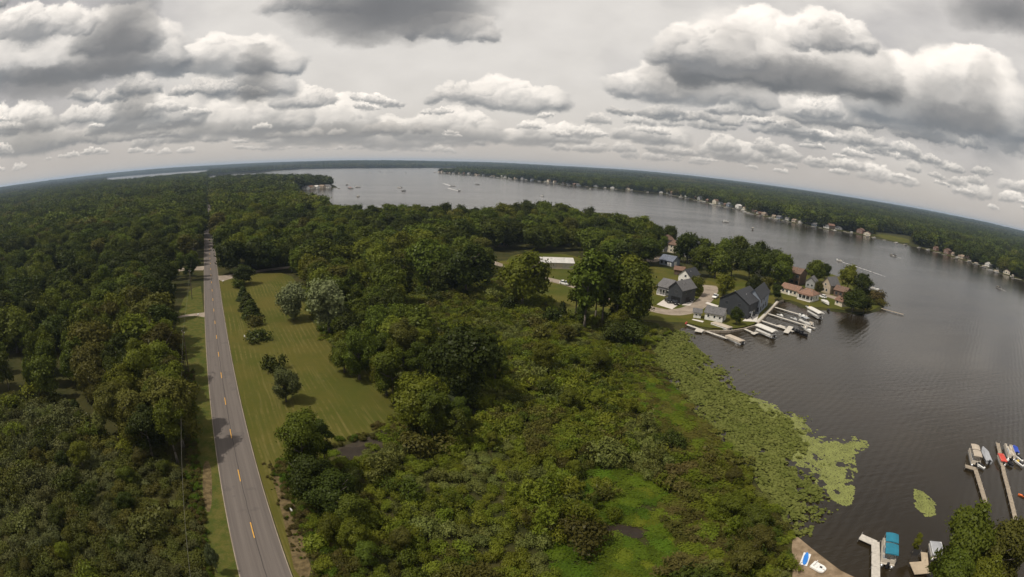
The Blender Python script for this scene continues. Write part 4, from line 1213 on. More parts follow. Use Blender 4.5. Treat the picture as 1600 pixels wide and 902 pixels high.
def marsh():
    g = np.random.default_rng(17)
    REED = G([(905, 730), (960, 728), (1030, 750), (1060, 830), (1055, 905), (1050, 1000), (820, 1000), (850, 880), (880, 850), (920, 845), (985, 845), (1010, 842), (1005, 828), (960, 815), (915, 820), (900, 780)], 0)
    BROWN = G([(1030, 700), (1090, 705), (1130, 760), (1160, 830), (1150, 900), (1060, 905), (1050, 830), (1020, 760)], 0)
    LOWG = G([(1000, 560), (1050, 600), (1120, 680), (1160, 730), (1120, 720), (1060, 690), (1010, 690), (985, 620)], 0)
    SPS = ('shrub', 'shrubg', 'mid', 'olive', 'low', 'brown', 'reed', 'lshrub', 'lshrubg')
    combos = [(k, s_) for k in ('bush', 'shrub', 'willow') for s_ in SPS]
    for name, poly, lab in (('scrub', MARSH, 'marsh scrub'), ('scrub', LEFT_LOW, 'scrub left of the road'), ('scrub', BAND, 'band'), ('scrub', CREEK, 'creek')):
        left = poly is LEFT_LOW
        P = poly_scatter(poly, 1.0)
        r = np.hypot(P[:, 0], P[:, 1])
        az = np.degrees(np.arctan2(P[:, 0], P[:, 1]))
        P = P[(np.abs(az) < 74) & (r > 30) & (P[:, 1] > 8)]
        if poly is CREEK: P = P[(vnoise(P, 5, 33, 3) > .34) & ~inside(P, MARSH)]
        if poly is BAND: P = P[~inside(P, MARSH) & (dist_poly(P, lawn_poly) > .3)]
        if not left: P = P[(dist_poly(P, POND) > 1.0) & ~inside(P, POND) & (dist_poly(P, PUDDLE) > .8) & ~inside(P, PUDDLE) & (sdf(P) > .6) & ((dist_poly(P, lawn_poly) > 1.5) | (poly is BAND) | (poly is CREEK)) & ~inside(P, lawn_poly)]
        P = P[thin(P, 1.55)]
        n = len(P)
        Pw = P + (np.stack([vnoise(P, 9, 61, 3), vnoise(P, 9, 62, 3)], 1) - .5) * 7
        reed = inside(Pw, REED) & (vnoise(P, 4, 66, 3) < .70); br = inside(Pw, BROWN); lo = inside(Pw, LOWG)
        v = vnoise(P, 16, 4, 3); u = g.uniform(size=n); c_ = vnoise(P, 6.5, 44, 2) + g.normal(0, .05, n)
        sp = np.select([c_ < .36, c_ < .47, c_ < .56, c_ < .64, c_ < .74], [1, 0, 4, 0, 3], 2)
        sp = np.where(br, np.where(u < .22, 5, np.where(u < .6, 3, 4)), sp); sp = np.where(reed, np.where(u < .75, 6, 4), sp); sp = np.where(lo, np.where(u < .2, 6, np.where(u < .6, 4, 3)), sp)
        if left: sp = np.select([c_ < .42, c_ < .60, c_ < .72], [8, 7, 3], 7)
        kd = np.where(u * 7 % 1 < .5, 0, 1)
        kd = np.where((v > .54) & (g.uniform(size=n) < .4) & ~reed & ~left, 2, kd)
        hn = vnoise(P, 7.5, 7, 2)
        h = (.8 + 2.9 * np.clip(hn - .22, 0, 1) ** 1.25) * g.uniform(.75, 1.3, n) * (1.1 if left else 1)
        h = np.where(reed, g.uniform(.35, .6, n), h); h = np.where(br, h * .6, h); h = np.where(lo, h * .5, h)
        if poly is CREEK: h = h * .45
        if poly is BAND: h = h * .7
        ds = np.minimum(sdf(P), 20)
        h = h * (1 if left else np.interp(ds, [0, 4, 12], [.4, .65, 1]))
        s = h / 1.95
        ww = np.where(reed | lo | br, 1.3, g.uniform(.8, 1.25, n) * np.maximum(s, .75) ** .6)
        far = np.hypot(P[:, 0], P[:, 1]) > 85
        for lod, m in (('hi', ~far), ('mid', far)):
            if not m.any(): continue
            tm = [crown_for(k, s_, lod, 0) for k, s_ in combos]
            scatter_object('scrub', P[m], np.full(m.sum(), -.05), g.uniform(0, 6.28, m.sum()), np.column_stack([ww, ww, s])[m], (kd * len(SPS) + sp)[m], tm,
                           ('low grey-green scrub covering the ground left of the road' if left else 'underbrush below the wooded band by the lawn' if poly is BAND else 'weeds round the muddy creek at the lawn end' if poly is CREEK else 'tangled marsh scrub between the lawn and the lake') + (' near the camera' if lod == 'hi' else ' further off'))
    # bushes that stand above the scrub, one by one
    k = 0
    for poly, where in ((MARSH, 'marsh scrub right of the lawn'), (LEFT_LOW, 'scrub left of the road')):
        P = poly_scatter(poly, .05); P = P[thin(P, 6)]
        r = np.hypot(P[:, 0], P[:, 1]); az = np.degrees(np.abs(np.arctan2(P[:, 0], P[:, 1])))
        P = P[(az < 66) & (r > 42) & ~inside(P, POND) & ~inside(P, REED) & ~inside(P, BROWN) & (sdf(P) > 5) & (dist_poly(P, lawn_poly) > 2)]
        for p in P[:65 if poly is MARSH else 34]:
            kk = ['shrub', 'bush', 'willow', 'round'][g.integers(0, 4)]
            s_ = ['shrub', 'mid', 'olive', 'shrubg', 'dark'][g.integers(0, 5)]
            hh = g.uniform(2.6, 4.4) if poly is MARSH else g.uniform(2.6, 3.9)
            plant('marsh_bush' if poly is MARSH else 'scrub_bush', p[0], p[1], hh, kk, s_,
                  ('%s %s %s bush in the %s, ' % ('tall' if hh > 3.7 else 'low' if hh < 3.1 else 'middling', {'shrub': 'spreading', 'bush': 'domed', 'willow': 'spiky', 'round': 'round'}[kk], {'shrub': 'green', 'mid': 'fresh green', 'olive': 'olive', 'shrubg': 'grey-green', 'dark': 'dark green'}[s_], 'marsh' if poly is MARSH else 'scrub left of the road')) + ('nearest the camera' if math.hypot(*p) < 75 else 'farthest back' if math.hypot(*p) > 120 else 'midway back'), 'bush',
                  'taller bushes in the ' + where, wf=g.uniform(.9, 1.3))
    # reedy fringe along the road banks and creek
    FR = [sl(s_, l_) for s_, l_ in zip(g.uniform(5, 130, 2600), np.concatenate([g.uniform(-9.4, -7.2, 1100), 4.4 + 6.5 * g.random(1500) ** .75]))]
    FR = np.array(FR); FR = FR[~((road_l(FR) > 0) & (road_s(FR) > 82)) & ~(inside(FR, lawn_poly) & (road_s(FR) > 82))]
    lo_, hi_ = LAWN.min(0), LAWN.max(0)
    E2 = g.uniform(lo_ - 3, hi_ + 3, (26000, 2)); LE = LAWN[8:]
    dl = dist_poly(E2, LE, closed=False); E2 = E2[(dl < 2.2) & (g.random(len(E2)) < np.exp(-dl / 1.1)) & (vnoise(E2, 2.2, 51, 3) > .42)]
    FR = np.vstack([FR, E2[:1600]])
    tm = [crown_for(k_, s_, 'hi', 0) for k_ in ('bush', 'shrub') for s_ in ('olive', 'reed', 'brown')]
    n = len(FR); edge = np.where(road_l(FR) > 0, np.clip((road_l(FR) - 5) / 3.5, 0, 1), .5); s = g.uniform(.06, .22, n) + .45 * edge * g.random(n)
    scatter_object('weeds', FR, np.zeros(n), g.uniform(0, 6.28, n), np.column_stack([s, s, s]), g.integers(0, 6, n), tm, 'rough weeds along both banks of the road')


marsh()


# ------------------------------------------------------------------ lily pads and duckweed
M_PADS = mat('lily_pads', (.085, .105, .030), .55, var=.3, scale=.35, spec=.3)
M_PADY = mat('duckweed', (.175, .190, .055), .7, var=.18, scale=.6, spec=.2)


def lilies():
    g = np.random.default_rng(23)
    A = G([(1015, 560), (1020, 535), (1048, 515), (1070, 520), (1090, 545), (1120, 570), (1138, 590), (1152, 612), (1180, 622), (1205, 640), (1235, 655), (1262, 690), (1255, 730), (1285, 765), (1275, 800), (1268, 832), (1245, 838), (1200, 790), (1160, 725), (1100, 660), (1040, 600)], WZ)
    n = 110000
    lo, hi = A.min(0), A.max(0)
    P = g.uniform(lo, hi, (n, 2)); P = P[inside(P, A)]
    d = dist_poly(P, A); v = vnoise(P, 5, 3, 4); v2 = vnoise(P, 1.3, 8, 2)
    inner = sdf(P) > -14
    keep = (v * .5 + v2 * .5 > .535 - .042 * np.minimum(d, 5)) & (sdf(P) < 1.5)
    P = P[keep][:46000]
    # loose single pads drifting off the edge
    Q = g.uniform(lo - 8, hi + 8, (60000, 2)); dq = dist_poly(Q, A); dq[inside(Q, A)] = 0
    Q = Q[(dq < 6) & (vnoise(Q, 3, 19, 3) > .60 + .012 * dq) & (sdf(Q) < 0) & (g.uniform(size=len(Q)) < .5 * np.exp(-dq / 2.5))]
    P = np.vstack([P, Q[:2500]])
    n = len(P); a = g.uniform(0, 6.28, n); s = g.uniform(.16, .36, n)
    ang = a[:, None] + np.arange(6) * PI / 3 + .25
    up = np.where(g.uniform(size=n) < .45, g.uniform(.05, .35, n), .02)
    tx = g.normal(0, .22, (n, 2)) * (up > .03)[:, None]
    X = np.cos(ang) * s[:, None]; Y = np.sin(ang) * s[:, None]
    Z = WZ + up[:, None] + X * tx[:, :1] + Y * tx[:, 1:]
    V = np.stack([P[:, :1] + X, P[:, 1:] + Y, Z], -1).reshape(-1, 3)
    o = link('lily_pads', np_mesh('lily_pads', V, np.arange(6 * n).reshape(-1, 6), LM['lily']))
    tag(o, 'thousands of lily pads floating between the marsh and open water', kind='stuff')
    # duckweed: ragged floating mats on a fine grid
    for nm, pts, thr, lab in (('duckweed', [(1150, 612), (1180, 622), (1200, 628), (1235, 642), (1262, 660), (1290, 682), (1352, 682), (1358, 698), (1335, 712), (1340, 740), (1330, 795), (1305, 785), (1282, 760), (1250, 740), (1225, 700), (1190, 655)], .385, 'yellow-green duckweed mat with ragged holes at the edge of the lily pads'),
                              ('duckweed', [(1428, 764), (1442, 768), (1462, 786), (1462, 806), (1446, 808), (1428, 790)], .30, 'separate oblong duckweed patch on open water near the docks')):
        A = G(pts, WZ); c = .27
        lo, hi = A.min(0), A.max(0)
        xs = np.arange(lo[0], hi[0], c); ys = np.arange(lo[1], hi[1], c)
        Q = np.stack(np.meshgrid(xs, ys), -1).reshape(-1, 2) + g.uniform(-.1, .1, (len(xs) * len(ys), 2))
        Q = Q[inside(Q, A)]
        e = dist_poly(Q, A)
        Q = Q[vnoise(Q, 5.0, 14, 3) * .45 + vnoise(Q, 1.1, 5, 4) * .55 + np.minimum(e, 4) * .032 - .135 > thr]
        n = len(Q); a = g.uniform(0, 6.28, n)[:, None] + np.arange(5) * 2 * PI / 5
        s = g.uniform(.15, .25, n)[:, None]
        V = np.stack([Q[:, :1] + np.cos(a) * s, Q[:, 1:] + np.sin(a) * s, np.repeat(WZ + .012 + g.uniform(0, .01, (n, 1)), 5, 1)], -1).reshape(-1, 3)
        o = link(nm, np_mesh(nm, V, np.arange(5 * n).reshape(-1, 5), M_PADY)); tag(o, lab, kind='stuff')


LM['lily'] = leafmat('leaf_lily', (.105, .130, .024), (.215, .230, .065), .15, big=.2)
lilies()

# ------------------------------------------------------------------ paints and coverings
def x_shingle(T, tc, c):
    n = T.node('ShaderNodeTexNoise', {'Vector': T.node('ShaderNodeMapping', {'Vector': tc, 'Scale': (1.2, 1.2, 8)}).outputs[0], 'Scale': 1.6, 'Detail': 3.0}).outputs[0]
    return T.mix(T.ramp(n, .35, .7, 0, .5), c, (.02, .02, .02))


def x_siding(T, tc, c):
    z = T.node('ShaderNodeSeparateXYZ', {0: tc}).outputs[2]
    f = T.math('FRACT', T.math('MULTIPLY', z, 4.5))
    return T.mix(T.ramp(f, .0, .14, .35, 0), c, (.03, .03, .03))


PM = {
    'white': mat('white_siding', (.72, .70, .66), .6, extra=x_siding), 'whitep': mat('white_paint', (.78, .77, .74), .45, var=.05),
    'tan': mat('tan_siding', (.42, .35, .26), .7, extra=x_siding), 'cream': mat('cream_siding', (.60, .54, .43), .7, extra=x_siding),
    'grey': mat('grey_siding', (.30, .30, .30), .7, extra=x_siding), 'bluegrey': mat('blue_grey_siding', (.22, .25, .30), .7, extra=x_siding),
    'charcoal': mat('charcoal_siding', (.040, .044, .050), .6, extra=x_siding), 'brown': mat('brown_siding', (.12, .08, .055), .7, extra=x_siding),
    'red': mat('red_siding', (.20, .115, .085), .7, extra=x_siding), 'metal': mat('tan_metal_wall', (.40, .355, .29), .5, extra=x_siding),
    'r_white': mat('pale_metal_roof', (.50, .48, .45), .4, var=.12, scale=.4), 'r_grey': mat('grey_shingles', (.15, .145, .145), .9, extra=x_shingle),
    'r_dark': mat('charcoal_shingles', (.050, .052, .058), .9, extra=x_shingle), 'r_orange': mat('terracotta_shingles', (.25, .145, .10), .85, extra=x_shingle),
    'r_brown': mat('brown_shingles', (.17, .105, .075), .9, extra=x_shingle), 'r_tan': mat('tan_shingles', (.30, .23, .17), .9, extra=x_shingle),
    'r_blue': mat('slate_blue_shingles', (.16, .18, .23), .9, extra=x_shingle), 'r_rust': mat('rust_shingles', (.20, .115, .08), .9, extra=x_shingle),
    'glass': mat('window_glass', (.03, .035, .04), .08, spec=.6), 'bay_shade': mat('dark_opening', (.012, .012, .012), .6),
    'blackp': mat('black_car_paint', (.012, .012, .014), .22, spec=.6), 'tyre': mat('tyre_rubber', (.02, .02, .02), .9), 'steel': mat('aluminium', (.55, .55, .55), .35, metal=.8),
    'dockw': mat('pale_dock_boards', (.50, .465, .41), .8, var=.12, scale=1.5), 'dockt': mat('weathered_dock_boards', (.30, .25, .19), .85, var=.2, scale=1.5),
    'tarp_tan': mat('tan_canvas', (.42, .36, .29), .85, var=.1), 'tarp_white': mat('white_canvas', (.56, .54, .50), .8, var=.07), 'tarp_grey': mat('grey_canvas', (.34, .35, .37), .8, var=.1),
    'tarp_teal': mat('teal_canvas', (.02, .17, .25), .75, var=.12), 'tarp_blue': mat('blue_canvas', (.03, .07, .40), .7), 'tarp_red': mat('red_vinyl', (.55, .07, .05), .6), 'tarp_black': mat('black_canvas', (.02, .02, .022), .6),
    'beige': mat('beige_vinyl', (.50, .45, .38), .7), 'blue': mat('blue_plastic', (.03, .20, .62), .4), 'yellow': mat('yellow_plastic', (.65, .45, .06), .4), 'orange': mat('orange_plastic', (.75, .18, .05), .4),
    'wood': mat('creosote_wood', (.10, .075, .055), .9, scale=4, var=.3), 'wire': mat('power_cable', (.16, .15, .13), .5), 'light': mat('headlight_glass', (.7, .7, .68), .2), 'green': mat('green_stripe', (.35, .45, .05), .5),
    'stone': mat('seawall_stone', (.34, .29, .23), .9, scale=1.5, var=.3), 'patio': mat('patio_slab', (.60, .56, .51), .9, scale=1, var=.07),
}


def frame_of(p0, p1, z=0):
    a = np.array(at(*p0, z)); b = np.array(at(*p1, z)); d = b - a
    return a, b, math.atan2(d[1], d[0]), float(np.hypot(*d))


WIN_ID = [0]


def window(par, ox, oy, side, W, D, u, z, w, h, frame=None):
    """side f/b/l/r of a box W x D centred on the origin; u along the wall from its left as seen from outside"""
    b = MB(); p = MB(); e = .05
    if side == 'f': X = lambda s, o: (-W / 2 + s, -D / 2 - o)
    elif side == 'b': X = lambda s, o: (W / 2 - s, D / 2 + o)
    elif side == 'r': X = lambda s, o: (W / 2 + o, -D / 2 + s)
    else: X = lambda s, o: (-W / 2 - o, D / 2 - s)

    def slab(mb, s0, s1, z0, z1, o0, o1):
        q = [X(s0, o0), X(s1, o0), X(s1, o1), X(s0, o1)]
        mb.add([(*k, z0) for k in q] + [(*k, z1) for k in q], [(0, 1, 2, 3), (7, 6, 5, 4), (0, 4, 5, 1), (1, 5, 6, 2), (2, 6, 7, 3), (3, 7, 4, 0)])
    t = .09
    for s0, s1, z0, z1 in ((u - w / 2 - t, u - w / 2, z - t, z + h + t), (u + w / 2, u + w / 2 + t, z - t, z + h + t), (u - w / 2, u + w / 2, z - t, z), (u - w / 2, u + w / 2, z + h, z + h + t)):
        slab(b, s0, s1, z0, z1, .0, .06)
    if w > 1.3: slab(b, u - .03, u + .03, z, z + h, .0, .05)
    f = b.build('window', frame or PM['whitep'], par)
    slab(p, u - w / 2, u + w / 2, z, z + h, .004, .03)
    p.build('pane', PM['glass'], f)


def door(par, side, W, D, u, w, h, material, name='door'):
    if side == 'f': X = lambda s, o: (-W / 2 + s, -D / 2 - o)
    elif side == 'r': X = lambda s, o: (W / 2 + o, -D / 2 + s)
    else: X = lambda s, o: (-W / 2 - o, D / 2 - s)
    b = MB(); q = [X(u - w / 2, 0), X(u + w / 2, 0), X(u + w / 2, .05), X(u - w / 2, .05)]
    b.add([(*k, .03) for k in q] + [(*k, h) for k in q], [(0, 1, 2, 3), (7, 6, 5, 4), (0, 4, 5, 1), (1, 5, 6, 2), (2, 6, 7, 3), (3, 7, 4, 0)])
    return b.build(name, material, par)


DARKF = mat('dark_window_trim', (.09, .09, .095), .6)


def house(name, label, p0, p1, depth, eave, rise, ridge, wm, rm, wins=(), doors=(), chimney=None, cat='house', group=None, over=.45, porch=None, loc=None, hip=0.0, rz=None, W=None):
    if loc is None:
        a, b, rz, W = frame_of(p0, p1)
        ax = np.array([math.cos(rz), math.sin(rz)]); ay = np.array([-ax[1], ax[0]])
        c = (a + b) / 2 + ay * depth / 2
    else: c = loc
    D = depth
    t = thing(name, (c[0], c[1], 0), label, cat, rz, group)
    w = MB(); hw, hd = W / 2, D / 2
    if ridge == 'x':
        w.box(-hw, hw, -hd, hd, -.3, eave)
        for sx in (-hw, hw):
            if not hip: w.prism([(0, 0)] * 3, 0, 0) if False else w.add([(sx - .1 * np.sign(sx), -hd, eave), (sx - .1 * np.sign(sx), hd, eave), (sx - .1 * np.sign(sx), 0, eave + rise), (sx, -hd, eave), (sx, hd, eave), (sx, 0, eave + rise)], [(0, 1, 2), (5, 4, 3), (0, 3, 4, 1), (1, 4, 5, 2), (2, 5, 3, 0)])
    else:
        w.box(-hw, hw, -hd, hd, -.3, eave)
        for sy in (-hd, hd):
            w.add([(-hw, sy - .1 * np.sign(sy), eave), (hw, sy - .1 * np.sign(sy), eave), (0, sy - .1 * np.sign(sy), eave + rise), (-hw, sy, eave), (hw, sy, eave), (0, sy, eave + rise)], [(0, 1, 2), (5, 4, 3), (0, 3, 4, 1), (1, 4, 5, 2), (2, 5, 3, 0)])
    w.build('wall', wm, t)
    r = MB(); th = .16; o = over
    if ridge == 'x': L, S_ = hw + o, hd
    else: L, S_ = hd + o, hw
    k = (S_ + o) / S_; ze = eave - rise * (k - 1)
    for sg in (-1, 1):
        li = L - hip
        pts = [(-L, sg * (S_ + o), ze), (L, sg * (S_ + o), ze), (li, 0, eave + rise), (-li, 0, eave + rise)]
        pts = pts + [(x, y, z + th) for x, y, z in pts]
        if ridge == 'y': pts = [(-y, x, z) for x, y, z in pts]
        r.add(pts, [(0, 1, 2, 3), (7, 6, 5, 4), (0, 4, 5, 1), (1, 5, 6, 2), (2, 6, 7, 3), (3, 7, 4, 0)])
    if hip:
        for sg in (-1, 1):
            pts = [(sg * L, -(S_ + o), ze), (sg * L, S_ + o, ze), (sg * (L - hip), 0, eave + rise)]
            pts = pts + [(x, y, z + th) for x, y, z in pts]
            if ridge == 'y': pts = [(-y, x, z) for x, y, z in pts]
            r.add(pts, [(0, 1, 2), (5, 4, 3), (0, 3, 4, 1), (1, 4, 5, 2), (2, 5, 3, 0)])
    ro = r.build('roof', rm, t)
    for vx in ((-W * .18, W * .22) if W > 6 and loc is None else ()):
        b = MB(); vy = D * .16
        zz = eave + rise * (1 - vy / (D / 2)) if ridge == 'x' else eave + rise * (1 - abs(vx) / (W / 2))
        b.box(vx - .15, vx + .15, vy - .15 - 2 * vy, vy + .15 - 2 * vy, zz, zz + .5); b.build('roof_vent', PM['steel'], ro)
    if chimney:
        b = MB(); cx, cy = chimney; b.box(cx - .4, cx + .4, cy - .35, cy + .35, eave, eave + rise + 1.0).box(cx - .48, cx + .48, cy - .43, cy + .43, eave + rise + 1.0, eave + rise + 1.12)
        b.build('chimney', PM['r_rust'], ro)
    for q in wins: window(t, 0, 0, q[0], W, D, *q[1:], frame=DARKF if wm in (PM['charcoal'], PM['brown'], PM['bluegrey']) else None)
    for q in doors: door(t, q[0], W, D, q[1], q[2], q[3], q[4], q[5] if len(q) > 5 else 'door')
    if porch:
        x0, x1, dp, hh, pm = porch
        b = MB(); b.box(x0, x1, -hd - dp, -hd - .01, hh, hh + .14); b.build('porch_roof', rm, t)
        for x in np.linspace(x0 + .1, x1 - .1, 4):
            b = MB(); b.box(x - .07, x + .07, -hd - dp + .05, -hd - dp + .19, 0, hh); b.build('porch_post', PM['whitep'], t)
        b = MB(); b.box(x0, x1, -hd - dp, -hd - .01, 0.02, .18); b.build('porch_deck', PM['patio'], t)
    return t


# ------------------------------------------------------------------ vehicles
def car(p, q, material, label, kind='car', L=4.7, group=None, roofm=None):
    """p front, q rear pixel on the ground"""
    a = np.array(at(*p)); b = np.array(at(*q)); c = (a + b) / 2; d = a - b; rz = math.atan2(d[1], d[0])
    t = thing('parked_' + kind, (c[0], c[1], .03), label, kind, rz, group)
    hw = .92; h = L / 2
    prof = [(-h, .55), (-h + .1, .95), (-h + .7, 1.02), (h - 1.5, 1.0), (h - .5, .90), (h - .05, .72), (h, .45), (h - .15, .28), (-h + .15, .28)]
    m = MB(); rings = [[(x, -hw * f, z) for x, z in prof] for f in (1,)]
    m.loft([[(x * .985, -hw, z) for x, z in prof], [(x, -hw * .93, z * 1.02) for x, z in prof], [(x, hw * .93, z * 1.02) for x, z in prof], [(x * .985, hw, z) for x, z in prof]])
    m.build('body', material, t, bevel=.04)
    roof = [(-h + .25, 1.0), (-h + .65, 1.55), (h - 2.1, 1.60), (h - 1.25, 1.02)] if kind != 'pickup' else [(-.35, 1.0), (-.2, 1.6), (h - 2.0, 1.62), (h - 1.3, 1.02)]
    g = MB(); g.loft([[(x, -hw * (.88 if z < 1.2 else .74), z) for x, z in roof], [(x, hw * (.88 if z < 1.2 else .74), z) for x, z in roof]]); g.build('cabin_glass', PM['glass'], t)
    g = MB(); g.box(roof[1][0] - .02, roof[2][0] + .02, -hw * .76, hw * .76, 1.575, 1.66); g.build('roof', roofm or material, t, bevel=.03)
    for x in (-h + .85, h - .9):
        for y in (-hw + .08, hw - .08):
            w = MB(); w.tube((x, y - .11, .34), (x, y + .11, .34), .34, n=14); wo = w.build('wheel', PM['tyre'], t)
            r = MB(); s = -1 if y < 0 else 1; r.tube((x, y + s * .10, .34), (x, y + s * .125, .34), .2, n=10); r.build('rim', PM['steel'], wo)
    for y in (-.62, .62):
        w = MB(); w.box(h - .09, h + .01, y - .18, y + .18, .62, .76); w.build('headlight', PM['light'], t)
    return t


# ------------------------------------------------------------------ boats
def pontoon(p, q, label, style='bimini', fabric=None, rail=None, L=None, group=None, loc=None, rz=0.0, z=WZ, furniture=True, name='pontoon_boat', W=2.5):
    """pontoon boat lying between bow pixel p and stern pixel q"""
    if loc is None:
        a = np.array(at(*p, z)); b = np.array(at(*q, z)); c = (a + b) / 2; d = a - b; rz = math.atan2(d[1], d[0]); L = L or float(np.hypot(*d))
    else: c = loc
    t = thing(name, (c[0], c[1], z), label, 'pontoon boat', rz, group)
    h = L / 2; hw = W / 2; rail = rail or PM['whitep']; fabric = fabric or PM['tarp_tan']
    lift = .35 if style == 'lift' else 0
    for y in (-hw + .35, hw - .35):
        m = MB(); m.tube((-h, y, .18 + lift), (h - .8, y, .18 + lift), .32, n=10); m.tube((h - .8, y, .18 + lift), (h, y, .34 + lift), .32, .05, n=10); m.build('pontoon', PM['steel'], t, smooth=True)
    m = MB(); m.box(-h + .1, h - .3, -hw, hw, .52 + lift, .62 + lift); m.build('deck', PM['beige'], t)
    f = .62 + lift
    for x0, x1, y0, y1 in ((-h + .5, h - .5, -hw, -hw + .06), (-h + .5, h - .5, hw - .06, hw), (h - .56, h - .5, -hw + .06, -.4), (h - .56, h - .5, .4, hw - .06), (-h + .5, -h + .56, -hw + .06, hw - .06)):
        m = MB(); m.box(x0, x1, y0, y1, f + .08, f + .66); m.build('rail_panel', rail, t)
    m = MB(); m.box(-h - .35, -h + .1, -.22, .22, .2 + lift, 1.15 + lift); m.build('outboard_motor', PM['tarp_black'], t, bevel=.06)
    if style == 'cover' or style == 'lift':
        m = MB(); r = []
        for x, k in ((-h + .1, .0), (-h + .8, .35), (0, .45), (h - 1.0, .35), (h - .35, 0)):
            r.append([(x, y * hw * 1.04, f + .62 + k * (1 - abs(y) ** 1.6)) for y in (-1, -.66, -.33, 0, .33, .66, 1)] + [(x, y * hw * 1.04, f + .45) for y in (1, -1)])
        if style == 'cover': m.loft(r); m.build('mooring_cover', fabric, t, smooth=False)
    if style in ('bimini', 'open', 'lift', 'two'):
        for x, y, sx, sy, mt in ((h - 1.6, -hw + .5, 1.0, .36, PM['beige']), (h - 1.6, hw - .5, 1.0, .36, PM['beige']), (-h + 1.6, -hw + .5, .9, .36, PM['beige']), (-h + 1.2, hw - .55, .5, .4, PM['tarp_grey']), (.1, hw - .6, .4, .35, PM['tarp_grey'])):
            m = MB(); m.box(x - sx, x + sx, y - sy, y + sy, f, f + .42).box(x - sx, x + sx, y + (sy - .12 if y > 0 else -sy), y + (sy if y > 0 else -sy + .12), f + .42, f + .75); m.build('seat', mt, t, bevel=.04)
    tops_ = {'bimini': [(-h + .8, h * .25)], 'two': [(-h + .4, -.1), (.35, h - .5)]}.get(style, [])
    for x0, x1 in tops_:
        m = MB(); r = [[(x, y * hw * .95, f + 1.75 + k + .16 * (1 - y * y)) for y in (-1, -.5, 0, .5, 1)] + [(x, y * hw * .95, f + 1.70 + k) for y in (1, -1)] for x, k in ((x0, 0), ((x0 + x1) / 2, .08), (x1, 0))]
        m.loft(r); bo = m.build('bimini_top', fabric, t)
        for x in (x0 + .1, x1 - .1):
            for y in (-hw * .9, hw * .9):
                m = MB(); m.tube((x, y, f + .5), (x, y, f + 1.72), .025, n=5); m.build('strut', PM['steel'], bo)
    if style == 'lift':
        m = MB(); r = [[(x, y * (hw + .35), f + 1.7 + .55 * (1 - abs(y) ** 1.5) + k) for y in (-1, -.6, -.25, 0, .25, .6, 1)] + [(x, y * (hw + .35), f + 1.45) for y in (1, -1)] for x, k in ((-h - .2, -.25), (-h + .6, 0), (h - .6, 0), (h + .2, -.25))]
        m.loft(r); co = m.build('lift_canopy', fabric, t)
        for x in (-h + .5, h - .5):
            for y in (-hw - .3, hw + .3):
                m = MB(); m.tube((x, y, -1), (x, y, f + 1.55), .05, n=6); m.build('lift_post', PM['steel'], co)
    return t


def dock(pts, w, label, material=None, post=True, sect=3.0, group=None, z=WZ, top=.55, name='dock', extra=()):
    """pts: pixels along the deck; extra: further arms as (pts, width)"""
    material = material or PM['dockw']
    o0 = at(*pts[0], z)
    t = thing(name, (*o0, z), label, 'dock', 0, group)
    base_top = top
    for ia, (path, ww) in enumerate([(pts, w)] + list(extra)):
        top = base_top + .006 * ia
        P = [np.array(at(*p, z + top)) - o0 for p in path]
        for a, b in zip(P[:-1], P[1:]):
            d = b - a; L = float(np.hypot(*d)); n = max(1, round(L / sect)); rz = math.atan2(d[1], d[0])
            for i in range(n):
                c = a + d * (i + .5) / n; hl = L / n / 2 - .03
                m = MB(); m.box(c[0] - hl, c[0] + hl, c[1] - ww / 2, c[1] + ww / 2, top - .12, top, rz, (c[0], c[1])); so = m.build('dock_section', material, t)
                if post:
                    for sgn in (-1, 1):
                        e = c + d / L * hl + np.array([-d[1], d[0]]) / L * sgn * (ww / 2 + .04)
                        m = MB(); m.tube((e[0], e[1], -1.2), (e[0], e[1], top + .35), .045, n=5); m.build('post', PM['steel'], so)
    return t


def jetski(p, q, label, c1, c2, z=WZ, lift=.25):
    a = np.array(at(*p, z)); b = np.array(at(*q, z)); c = (a + b) / 2; d = a - b; rz = math.atan2(d[1], d[0])
    t = thing('jet_ski', (c[0], c[1], z), label, 'jet ski', rz)
    m = MB(); r = []
    for x, w, zt in ((-1.5, .5, .35), (-.6, .58, .42), (.5, .52, .5), (1.2, .3, .5), (1.6, .05, .45)):
        r.append([(x, -w, zt + lift), (x, -w * .7, .05 + lift), (x, 0, -.02 + lift), (x, w * .7, .05 + lift), (x, w, zt + lift), (x, 0, zt + .08 + lift)])
    m.loft(r); m.build('hull', c1, t)
    m = MB(); m.loft([[(x, -w, .4 + lift), (x, w, .4 + lift), (x, w * .6, zt + lift), (x, -w * .6, zt + lift)] for x, w, zt in ((-1.2, .2, .7), (-.3, .24, .78), (.3, .2, .72))]); m.build('seat', PM['tarp_black'], t)
    m = MB(); m.loft([[(x, -w, .45 + lift), (x, w, .45 + lift), (x, w * .5, zt + lift), (x, -w * .5, zt + lift)] for x, w, zt in ((.3, .3, .85), (.7, .32, .95), (1.3, .15, .55))]); m.build('hood', c2, t)
    m = MB(); m.tube((.45, -.38, .98 + lift), (.45, .38, .98 + lift), .03, n=5); m.build('handlebar', PM['tarp_black'], t)
    return t


